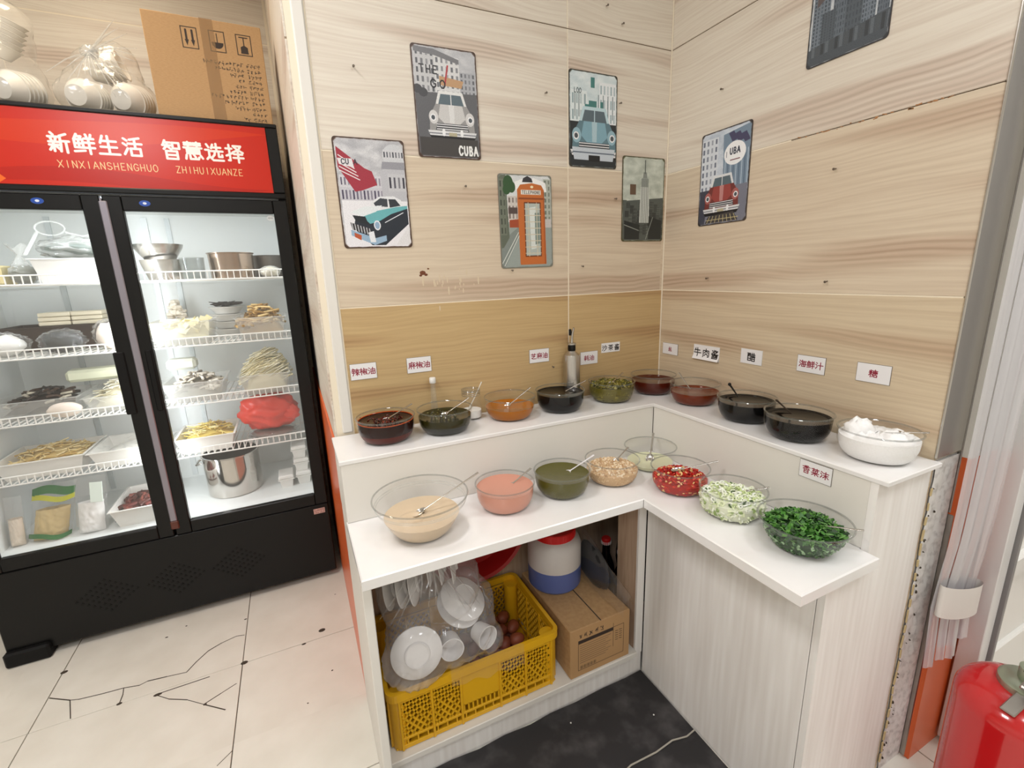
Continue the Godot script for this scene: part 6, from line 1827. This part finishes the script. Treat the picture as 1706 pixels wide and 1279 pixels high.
# ---------------------------------------------------------------- bottles on the shelf
func build_bottles():
	var t = thing("oil_dispenser", "brushed steel oil dispenser bottle with a black stopper and pouring spout", "dispenser", Vector3(-0.456, 0.9752, 0.036))
	var st = S()
	lathe(st, [Vector2(0, 0), Vector2(0.029, 0), Vector2(0.031, 0.002), Vector2(0.031, 0.168), Vector2(0.029, 0.176), Vector2(0.016, 0.186), Vector2(0.013, 0.190)], 40); put(t, "steel_body", st, M.steel)
	st = S(); lathe(st, [Vector2(0.013, 0.19), Vector2(0.0145, 0.192), Vector2(0.0145, 0.210), Vector2(0.012, 0.213), Vector2(0, 0.213)], 28); put(t, "stopper", st, M.black)
	st = S(); lathe(st, [Vector2(0.016, 0.213), Vector2(0.016, 0.218), Vector2(0.012, 0.221), Vector2(0, 0.221)], 28); put(t, "collar", st, M.steel)
	st = S(); tube(st, [Vector3(0, 0.22, 0), Vector3(0.001, 0.24, 0), Vector3(0.002, 0.258, 0.003), Vector3(0.003, 0.276, 0.010)], [0.0052, 0.0045, 0.004, 0.0034], 12); put(t, "spout", st, M.steel)
	st = S(); lathe(st, [Vector2(0.0048, 0.0), Vector2(0.0052, 0.002), Vector2(0.0052, 0.022), Vector2(0, 0.024)], 14, Vector3(-0.004, 0.247, -0.004)); put(t, "spout_cap", st, M.black)
	t = thing("small_bottle", "small clear glass bottle with a white cap behind the pepper oil", "bottle", Vector3(-0.985, 0.9752, 0.022))
	st = S(); lathe(st, [Vector2(0, 0), Vector2(0.0110, 0), Vector2(0.0120, 0.003), Vector2(0.0120, 0.050), Vector2(0.0105, 0.075), Vector2(0.0085, 0.112), Vector2(0.0078, 0.140), Vector2(0.007, 0.140)], 30); put(t, "glass_body", st, M.glass_bead)
	st = S(); lathe(st, [Vector2(0.0098, 0.134), Vector2(0.0105, 0.135), Vector2(0.0105, 0.150), Vector2(0.0095, 0.152), Vector2(0, 0.152)], 24); put(t, "cap", st, M.white_plastic)
	t = thing("glass_jar", "open clear glass jar with a spoon handle behind the pepper oil", "jar", Vector3(-0.862, 0.9752, 0.043))
	st = S(); lathe(st, [Vector2(0, 0), Vector2(0.033, 0), Vector2(0.036, 0.004), Vector2(0.036, 0.072), Vector2(0.031, 0.082), Vector2(0.031, 0.100), Vector2(0.0285, 0.100), Vector2(0.0285, 0.082), Vector2(0.033, 0.071), Vector2(0.033, 0.006), Vector2(0, 0.005)], 36); put(t, "glass_body", st, M.glass)
	st = S()
	for y in [0.082, 0.089, 0.096, 0.100]:
		var b := []
		for k in 7: b.append(Vector2(0.031 + 0.0016 * cos(TAU * k / 6.0), y + 0.0014 * sin(TAU * k / 6.0)))
		lathe(st, b, 32)
	put(t, "screw_thread", st, M.glass_edge)
	st = S(); lathe(st, [Vector2(0, 0.006), Vector2(0.0325, 0.006), Vector2(0.0325, 0.030), Vector2(0, 0.030)], 30); put(t, "salt", st, flat(rgb(236, 234, 228), 0.7))
	t = thing("thin_spoon", "thin pale spoon standing in the open glass jar", "spoon", Vector3(-0.862, 0.9752, 0.043))
	st = S(); tube(st, [Vector3(-0.012, 0.0315, 0.0), Vector3(0.012, 0.07, 0.002), Vector3(0.030, 0.1035, 0.002), Vector3(0.040, 0.121, 0.002)], [0.004, 0.0022, 0.0022, 0.0034], 8, 0.5); put(t, "handle", st, flat(rgb(226, 224, 214), 0.3))

# ---------------------------------------------------------------- under the counter
func build_under_counter():
	var Y := 0.1085
	var st
	var t
	# yellow lattice crate
	t = thing("plastic_crate", "yellow plastic lattice crate on the cabinet's bottom shelf", "crate", Vector3(-0.995, Y, 0.195))
	var yel = flat(rgb(226, 172, 24), 0.4)
	var W := 0.555; var D := 0.345; var H := 0.205
	st = S()
	bb(st, Vector3(-W / 2 + 0.01, 0.0, -D / 2 + 0.01), Vector3(W / 2 - 0.01, 0.006, D / 2 - 0.01), 0.002)
	put(t, "base", st, yel)
	st = S()
	var rim := []
	for q in rounded(W + 0.006, D + 0.006, 0.028, 6): rim.append(q)
	var rin := rounded(W - 0.018, D - 0.018, 0.02, 6)
	for i in rim.size():
		var k := (i + 1) % rim.size()
		var P := func(q: Vector2, y: float) -> Vector3: return Vector3(q.x, y, q.y)
		var o := Vector3(rim[i].x + rim[k].x, 0, rim[i].y + rim[k].y)
		face(st, [P.call(rim[i], H), P.call(rim[k], H), P.call(rin[k], H), P.call(rin[i], H)], Vector3.UP)
		face(st, [P.call(rim[i], H - 0.026), P.call(rim[k], H - 0.026), P.call(rim[k], H), P.call(rim[i], H)], o)
		face(st, [P.call(rin[i], H - 0.026), P.call(rin[k], H - 0.026), P.call(rin[k], H), P.call(rin[i], H)], -o)
		face(st, [P.call(rim[i], H - 0.026), P.call(rim[k], H - 0.026), P.call(rin[k], H - 0.026), P.call(rin[i], H - 0.026)], Vector3.DOWN)
	put(t, "rim", st, yel)
	# rounded corner columns
	for sx in [-1, 1]:
		for sz in [-1, 1]:
			st = S()
			lathe(st, [Vector2(0, 0), Vector2(0.024, 0), Vector2(0.026, H - 0.02), Vector2(0, H - 0.02)], 20, Vector3(sx * (W / 2 - 0.030), 0, sz * (D / 2 - 0.030)))
			put(t, "corner_post", st, yel)
	# sides: frame bars, plain middle plate on the long sides, diagonal lattice elsewhere
	for side in 4:
		var len: float = W - 0.06 if side < 2 else D - 0.06
		var org: Vector3 = [Vector3(0, 0, D / 2 - 0.006), Vector3(0, 0, -D / 2 + 0.006), Vector3(W / 2 - 0.006, 0, 0), Vector3(-W / 2 + 0.006, 0, 0)][side]
		var bas := Basis(Vector3.UP, 0.0 if side < 2 else PI / 2)
		st = S()
		for y in [0.010, 0.038, H - 0.036]: bx(st, org + Vector3(0, y, 0), Vector3(len, 0.008 if y > 0.02 else 0.014, 0.006), 0.001, bas)
		var cuts := [-len / 2, -len * 0.31, -len * 0.13, len * 0.13, len * 0.31, len / 2] if side < 2 else [-len / 2, -len / 6, len / 6, len / 2]
		for c in cuts: bx(st, org + bas * Vector3(c, H * 0.44, 0.0) , Vector3(0.007, H * 0.86, 0.012), 0.001, bas)
		for k in int(len / 0.03): bx(st, org + bas * Vector3(-len / 2 + 0.015 + 0.03 * k, 0.024, 0), Vector3(0.004, 0.024, 0.004), 0.0, bas)
		put(t, "side_frame", st, yel)
		for i in cuts.size() - 1:
			var a: float = cuts[i]; var b: float = cuts[i + 1]
			st = S()
			if side < 2 and (i == 2):
				bx(st, org + bas * Vector3((a + b) * 0.5, 0.118, 0), Vector3(b - a, 0.102, 0.004), 0.0, bas)
				for k in 9: bx(st, org + bas * Vector3(lerpf(a, b, (k + 0.5) / 9.0), 0.054, 0), Vector3(0.005, 0.03, 0.004), 0.0, bas)
				put(t, "plain_plate", st, yel)
				continue
			# crossing bars clipped to the field
			var y0 := 0.040; var y1 := H - 0.034
			var stp := 0.0205
			for dirn in [1.0, -1.0]:
				var slope: float = dirn * 1.35
				var n := int((b - a + (y1 - y0) / 1.35) / stp) + 2
				for k in n:
					var xs: float = (a - (y1 - y0) / 1.35 + stp * k) if dirn > 0.0 else (a + stp * k)
					# line x = xs + (y - y0) / slope
					var lo := y0; var hi := y1
					var xa := xs; var xb := xs + (y1 - y0) / slope
					if dirn > 0.0:
						if xa < a: lo = y0 + (a - xs) * slope; xa = a
						if xb > b: hi = y0 + (b - xs) * slope; xb = b
					else:
						if xa > b: lo = y0 + (b - xs) * slope; xa = b
						if xb < a: hi = y0 + (a - xs) * slope; xb = a
					if hi - lo < 0.003: continue
					var m := Vector2((xa + xb) * 0.5, (lo + hi) * 0.5)
					var v := Vector2(xb - xa, hi - lo)
					bx(st, org + bas * Vector3(m.x, m.y, 0), Vector3(v.length(), 0.0058, 0.0036), 0.0, bas * Basis(Vector3.BACK, v.angle()))
			put(t, "lattice_field", st, yel)
	# eggs lying in the crate
	st = S()
	var ep := []
	for k in 13:
		var a := PI * k / 12.0
		ep.append(Vector2(sin(a) * 0.0215 * (1.0 + 0.1 * cos(a)), -cos(a) * 0.028))
	lathe(st, ep, 22)
	var egg = mesh_of(st)
	var em := [flat(rgb(128, 62, 42), 0.5), flat(rgb(146, 76, 50), 0.5), flat(rgb(110, 50, 36), 0.5)]
	for r in 4:
		for c in 4:
			for l in 2:
				if l == 1 and (c == 0 or r == 3): continue
				var e = thing("egg", "brown egg lying in the right half of the yellow crate", "egg", Vector3(-0.952 + 0.048 * c + 0.012 * (r % 2) + l * 0.01, Y + 0.030 + 0.044 * l + 0.0005, 0.075 + 0.060 * r + l * 0.012), 0.0, "brown eggs in the yellow crate")
				e.rotation = Vector3(rng.randf_range(1.2, 1.7), rng.randf_range(0, TAU), 0)
				put(e, "egg_shell", egg, em[(r * 3 + c + l) % 3])
	# white dishes in a clear bag leaning on the crate
	st = S()
	lathe(st, [Vector2(0, 0.0), Vector2(0.036, 0.0), Vector2(0.038, 0.005), Vector2(0.060, 0.010), Vector2(0.074, 0.018), Vector2(0.0745, 0.0205), Vector2(0.072, 0.0205), Vector2(0.058, 0.0135), Vector2(0.034, 0.008), Vector2(0, 0.0075)], 44)
	for k in 1:
		var b := []
		for j in 7: b.append(Vector2(0.034 + 0.0016 * cos(TAU * j / 6.0), 0.0 - 0.0012 + 0.0016 * sin(TAU * j / 6.0)))
		lathe(st, b, 36)
	var dish = mesh_of(st)
	var dm = flat(rgb(236, 232, 230), 0.3)
	var spots := [[Vector3(-1.176, 0.398, 0.350), Vector3(-0.12, 0.30, 1.0), "white saucer facing out at the front of the clear bag"],
		[Vector3(-1.196, 0.548, 0.205), Vector3(0.93, 0.12, 0.34), "white saucer on edge at the cabinet's side in the clear bag"],
		[Vector3(-1.162, 0.552, 0.217), Vector3(0.93, 0.12, 0.34), "white saucer on edge, middle one of three in the clear bag"],
		[Vector3(-1.128, 0.556, 0.229), Vector3(0.93, 0.12, 0.34), "white saucer on edge, facing the red basin in the clear bag"],
		[Vector3(-1.005, 0.440, 0.245), Vector3(0.3, 0.85, 0.43), "white saucer lying tilted under another one in the clear bag"],
		[Vector3(-0.995, 0.474, 0.261), Vector3(0.3, 0.85, 0.43), "white saucer lying tilted on top of another one in the clear bag"],
		[Vector3(-1.085, 0.612, 0.235), Vector3(0.97, 0.10, 0.2), "white saucer on edge at the top of the clear bag, turned to the side panel"],
		[Vector3(-1.050, 0.608, 0.240), Vector3(0.97, 0.10, 0.2), "white saucer on edge at the top of the clear bag, between two others"],
		[Vector3(-1.015, 0.604, 0.245), Vector3(0.97, 0.10, 0.2), "white saucer on edge at the top of the clear bag, turned to the jug"]]
	var balls := []
	for q in spots:
		var o = thing("saucer", q[2], "saucer", q[0], 0.0, "white saucers in the clear bag")
		var d: Vector3 = -q[1].normalized()
		var s := d.cross(Vector3.UP if absf(d.y) < 0.9 else Vector3.RIGHT).normalized()
		o.basis = Basis(s, d, s.cross(d))
		put(o, "dish", dish, dm)
		for k in 20:
			var a := TAU * k / 20.0
			balls.append([q[0] + s * cos(a) * 0.066 + s.cross(d) * sin(a) * 0.066 + d * 0.01, 0.019])
	# short ladle handles / cup sides among them
	st = S()
	lathe(st, [Vector2(0, 0), Vector2(0.028, 0), Vector2(0.036, 0.052), Vector2(0.033, 0.052), Vector2(0.026, 0.004), Vector2(0, 0.004)], 32)
	var cup = mesh_of(st)
	for q in [[Vector3(-1.066, 0.362, 0.292), Vector3(-0.1, 0.1, 1.0), "white cup lying beside the front saucer in the clear bag"], [Vector3(-0.972, 0.356, 0.292), Vector3(0.3, 0.1, 0.95), "white cup lying at the right end of the clear bag"]]:
		var o = thing("cup", q[2], "cup", q[0], 0.0, "white cups in the clear bag")
		var d: Vector3 = q[1].normalized()
		var s := d.cross(Vector3.UP).normalized()
		o.basis = Basis(s, d, s.cross(d))
		put(o, "cup_wall", cup, dm)
		balls.append([q[0] + d * 0.028, 0.047])
	t = thing("clear_bag", "crumpled clear plastic bag full of white saucers leaning in the yellow crate", "bag")
	st = S()
	shrink_film(st, Vector3(-1.09, 0.455, 0.27), balls, 0.014, 0.012, 701, 110, 72, Vector3(-1.284, 0.3155, 0.02), Vector3(-0.86, 0.74, 0.42))
	put(t, "bag_film", st, pane(Color(0.9, 0.9, 0.9), 0.12, 0.16))
	# gathered top of the bag and a flap of film over the crate's front
	st = S()
	for k in 14:
		var a := Vector3(-1.13 + rng.randf_range(-0.02, 0.02), 0.72, 0.335)
		var b := Vector3(-1.27 + 0.28 * k / 13.0, rng.randf_range(0.50, 0.60), 0.372 + rng.randf_range(-0.006, 0.02))
		tube(st, [a, a.lerp(b, 0.5) + Vector3(0, 0.01, 0.03), b], [0.005, 0.0035, 0.0010], 5, 0.5)
	put(t, "gathered_pleats", st, M.film)
	st = S()
	sheet(st, 18, 12, func(u, v):
		return Vector3(-1.09 + 0.24 * u, 0.355 - 0.075 * v - 0.03 * u + 0.004 * sin(u * 23.0), 0.3745 + 0.005 * sin(u * 17.0) * v + 0.008 * v), Vector3.ZERO)
	put(t, "film_flap", st, M.film)
	t = thing("red_basin", "red plastic basin upright against the cabinet back behind the crate", "basin", Vector3(-0.875, 0.36, 0.012))
	st = S()
	lathe(st, [Vector2(0, 0.0), Vector2(0.160, 0.0), Vector2(0.185, 0.055), Vector2(0.195, 0.058), Vector2(0.195, 0.061), Vector2(0.182, 0.058), Vector2(0.157, 0.004), Vector2(0, 0.004)], 48, Vector3(0, 0.19, 0.0), 1.0, 1.0, Basis(Vector3.RIGHT, PI / 2 - 0.0))
	put(t, "basin_wall", st, flat(rgb(168, 22, 22), 0.35))
	# carton beside the crate and what stands on it
	t = thing("small_carton", "small brown printed carton beside the yellow crate", "carton", Vector3(-0.560, Y, 0.205))
	st = S(); bb(st, Vector3(-0.1225, 0, -0.185), Vector3(0.1225, 0.188, 0.175), 0.003); put(t, "carton_body", st, M.carton)
	var img := Image.create(490, 376, false, Image.FORMAT_RGB8)
	img.fill(rgb(186, 146, 100))
	var ik := rgb(56, 42, 34)
	for r in [[60, 92, 440, 92], [440, 92, 440, 330], [60, 92, 60, 330], [60, 330, 440, 330], [350, 60, 350, 250]]: ink(img, Vector2(r[0], r[1]), Vector2(r[2], r[3]), 3.0, ik)
	img.fill_rect(Rect2i(62, 92, 286, 26), ik)
	for j in 5:
		for s in 6: ink(img, Vector2(60 + 44 * j + rng.randf_range(0, 30), 40 + rng.randf_range(0, 36)), Vector2(60 + 44 * j + rng.randf_range(0, 30), 40 + rng.randf_range(0, 36)), 4.0, ik)
	for j in 9: ink(img, Vector2(74, 138 + 17 * j), Vector2(330 - 22 * (j % 3), 138 + 17 * j), 2.6, ik.lightened(0.12))
	for j in 10: ink(img, Vector2(368 + 34 * (j % 2), 130 + 18 * (j / 2)), Vector2(390 + 34 * (j % 2), 134 + 18 * (j / 2)), 4.0, ik)
	for j in 15: ink(img, Vector2(76 + 9 * j, 300), Vector2(76 + 9 * j, 322), [2.0, 4.5, 3.0][j % 3], ik)
	st = S()
	face(st, [Vector3(-0.121, 0.187, 0.1753), Vector3(0.121, 0.187, 0.1753), Vector3(0.121, 0.001, 0.1753), Vector3(-0.121, 0.001, 0.1753)], Vector3(0, 0, 1), [Vector2(0, 0), Vector2(1, 0), Vector2(1, 1), Vector2(0, 1)])
	put(t, "printed_face", st, printed(img, 0.75))
	st = S(); bb(st, Vector3(-0.002, 0.1881, -0.184), Vector3(0.002, 0.1886, 0.174)); put(t, "flap_gap", st, M.dark_line)
	t = thing("plastic_jug", "white plastic jug with a red lid and blue lower half on the small carton", "jug", Vector3(-0.588, Y + 0.1888, 0.116))
	st = S(); lathe(st, [Vector2(0, 0), Vector2(0.092, 0), Vector2(0.100, 0.010), Vector2(0.101, 0.085)], 48); put(t, "blue_base", st, flat(rgb(92, 108, 168), 0.35))
	st = S(); lathe(st, [Vector2(0.101, 0.085), Vector2(0.101, 0.165), Vector2(0.094, 0.186), Vector2(0.078, 0.198), Vector2(0.074, 0.200)], 48); put(t, "white_body", st, flat(rgb(214, 208, 204), 0.4))
	st = S(); lathe(st, [Vector2(0.078, 0.196), Vector2(0.080, 0.198), Vector2(0.080, 0.226), Vector2(0.077, 0.229), Vector2(0, 0.229)], 48)
	for k in 48: bx(st, Vector3(cos(TAU * k / 48.0) * 0.0802, 0.212, sin(TAU * k / 48.0) * 0.0802), Vector3(0.002, 0.024, 0.004), 0.0, Basis(Vector3.UP, -TAU * k / 48.0))
	put(t, "lid", st, M.red_plastic)
	# black parcel in clear film on the carton, dark bottles behind the post
	t = thing("black_parcel", "black parcel in clear film on the right of the small carton", "parcel", Vector3(-0.4665, Y + 0.1895, 0.215))
	st = S(); blob(st, Vector3(-0.0, 0.07, -0.02), Vector3(0.018, 0.085, 0.10), 0.15, 1.4, 711, 26, 16, 0.0); put(t, "dark_contents", st, flat(rgb(24, 24, 28), 0.4))
	st = S()
	sheet(st, 26, 16, func(u, v):
		var a = PI * u
		var z = 0.20 - 0.32 * v
		return Vector3(0.024 * cos(a), 0.002 + (0.07 + 0.14 * v) * sin(a) + 0.006 * sin(u * 19.0 + v * 9.0), z - 0.005), Vector3.ZERO)
	put(t, "film", st, M.film)
	t = thing("black_sack", "black plastic sack in the dark rear corner of the cabinet", "sack", Vector3(-0.17, Y, 0.128))
	st = S(); blob(st, Vector3(0, 0.22, 0), Vector3(0.105, 0.30, 0.10), 0.16, 1.6, 721, 28, 20, 0.0); put(t, "sack_film", st, flat(rgb(16, 16, 17), 0.4))
	for q in [[-0.345, 0.115, "dark glass bottle with a red and white crown cap behind the cabinet post"], [-0.335, 0.205, "second dark glass bottle farther back behind the cabinet post"]]:
		t = thing("dark_bottle", q[2], "bottle", Vector3(q[0], Y, q[1]), 0.0, "dark bottles behind the post")
		st = S(); lathe(st, [Vector2(0, 0), Vector2(0.033, 0), Vector2(0.035, 0.004), Vector2(0.035, 0.155), Vector2(0.030, 0.185), Vector2(0.016, 0.225), Vector2(0.014, 0.270), Vector2(0.0155, 0.272), Vector2(0.0155, 0.280), Vector2(0, 0.280)], 36); put(t, "glass_body", st, flat(rgb(16, 14, 14), 0.08))
		st = S(); lathe(st, [Vector2(0.0185, 0.272), Vector2(0.0190, 0.274), Vector2(0.0185, 0.292), Vector2(0.015, 0.296), Vector2(0, 0.296)], 28); put(t, "red_cap", st, M.red_plastic)
		st = S()
		for k in 18: bx(st, Vector3(cos(TAU * k / 18.0) * 0.0192, 0.277, sin(TAU * k / 18.0) * 0.0192), Vector3(0.002, 0.012, 0.003), 0.0, Basis(Vector3.UP, -TAU * k / 18.0))
		put(t, "cap_skirt", st, M.white_plastic)

# ---------------------------------------------------------------- fire extinguisher
func build_extinguisher():
	var t = thing("fire_extinguisher", "red fire extinguisher standing on the floor at the counter's end", "fire extinguisher", Vector3(0.036, 0.0, 1.190))
	var R := 0.120; var H := 0.495
	var st = S()
	var prof := [Vector2(0, 0), Vector2(R - 0.012, 0), Vector2(R, 0.012), Vector2(R, H - 0.065)]
	for k in 9:
		var a := PI * 0.5 * (k + 1) / 9.0
		prof.append(Vector2(0.030 + (R - 0.030) * cos(a), H - 0.065 + 0.065 * sin(a)))
	lathe(st, prof, 64)
	var rm = flat(rgb(190, 18, 22), 0.16); rm.clearcoat_enabled = true; rm.clearcoat = 0.7; rm.clearcoat_roughness = 0.05
	put(t, "cylinder", st, rm)
	st = S(); lathe(st, [Vector2(0.050, H - 0.010), Vector2(0.054, H - 0.006), Vector2(0.054, H + 0.012), Vector2(0.046, H + 0.018), Vector2(0.024, H + 0.022), Vector2(0.024, H + 0.05), Vector2(0, H + 0.052)], 36); put(t, "valve", st, flat(rgb(170, 178, 158), 0.3, 0.9))
	st = S(); bx(st, Vector3(-0.02, H + 0.045, 0.012), Vector3(0.11, 0.012, 0.024), 0.003, Basis(Vector3.BACK, 0.12)); put(t, "carry_handle", st, M.steel_dull)
	st = S(); bx(st, Vector3(-0.02, H + 0.072, 0.012), Vector3(0.12, 0.010, 0.022), 0.003, Basis(Vector3.BACK, -0.2)); put(t, "squeeze_lever", st, M.black)
	st = S(); bx(st, Vector3(-0.066, H + 0.0005, 0.004), Vector3(0.085, 0.006, 0.026), 0.002, Basis(Vector3.UP, -0.12) * Basis(Vector3.BACK, 0.40)); put(t, "strap_end", st, M.steel_dull)
	st = S(); lathe(st, [Vector2(0.016, 0), Vector2(0.016, 0.010), Vector2(0, 0.011)], 24, Vector3(-0.030, H + 0.022, 0.026), 1, 1, Basis(Vector3.RIGHT, PI / 2) * Basis(Vector3.BACK, 0.9)); put(t, "gauge", st, flat(rgb(206, 200, 190), 0.3, 0.6))
	# printed label wrapped round the cylinder
	var img := Image.create(512, 420, false, Image.FORMAT_RGB8)
	img.fill(rgb(184, 20, 24))
	var ck := rgb(226, 176, 150)
	for r in [[20, 20, 492, 20], [492, 20, 492, 400], [20, 20, 20, 400], [150, 20, 150, 400]]: ink(img, Vector2(r[0], r[1]), Vector2(r[2], r[3]), 4.0, ck)
	for j in 11: ink(img, Vector2(172, 60 + 28 * j), Vector2(460 - 60 * (j % 3), 60 + 28 * j), 4.0, ck)
	for j in 4: strokes(img, G["O"], Vector2(52, 60 + 84 * j), Vector2(60, 60), 8.0, ck)
	st = S()
	sheet(st, 24, 2, func(u, v):
		var a = deg_to_rad(60.0 + 150.0 * u)
		return Vector3(cos(PI - a + 0.9) * (R + 0.0006), 0.08 + 0.27 * (1.0 - v), sin(PI - a + 0.9) * (R + 0.0006)), Vector3.ZERO)
	put(t, "printed_label", st, printed(img, 0.3))
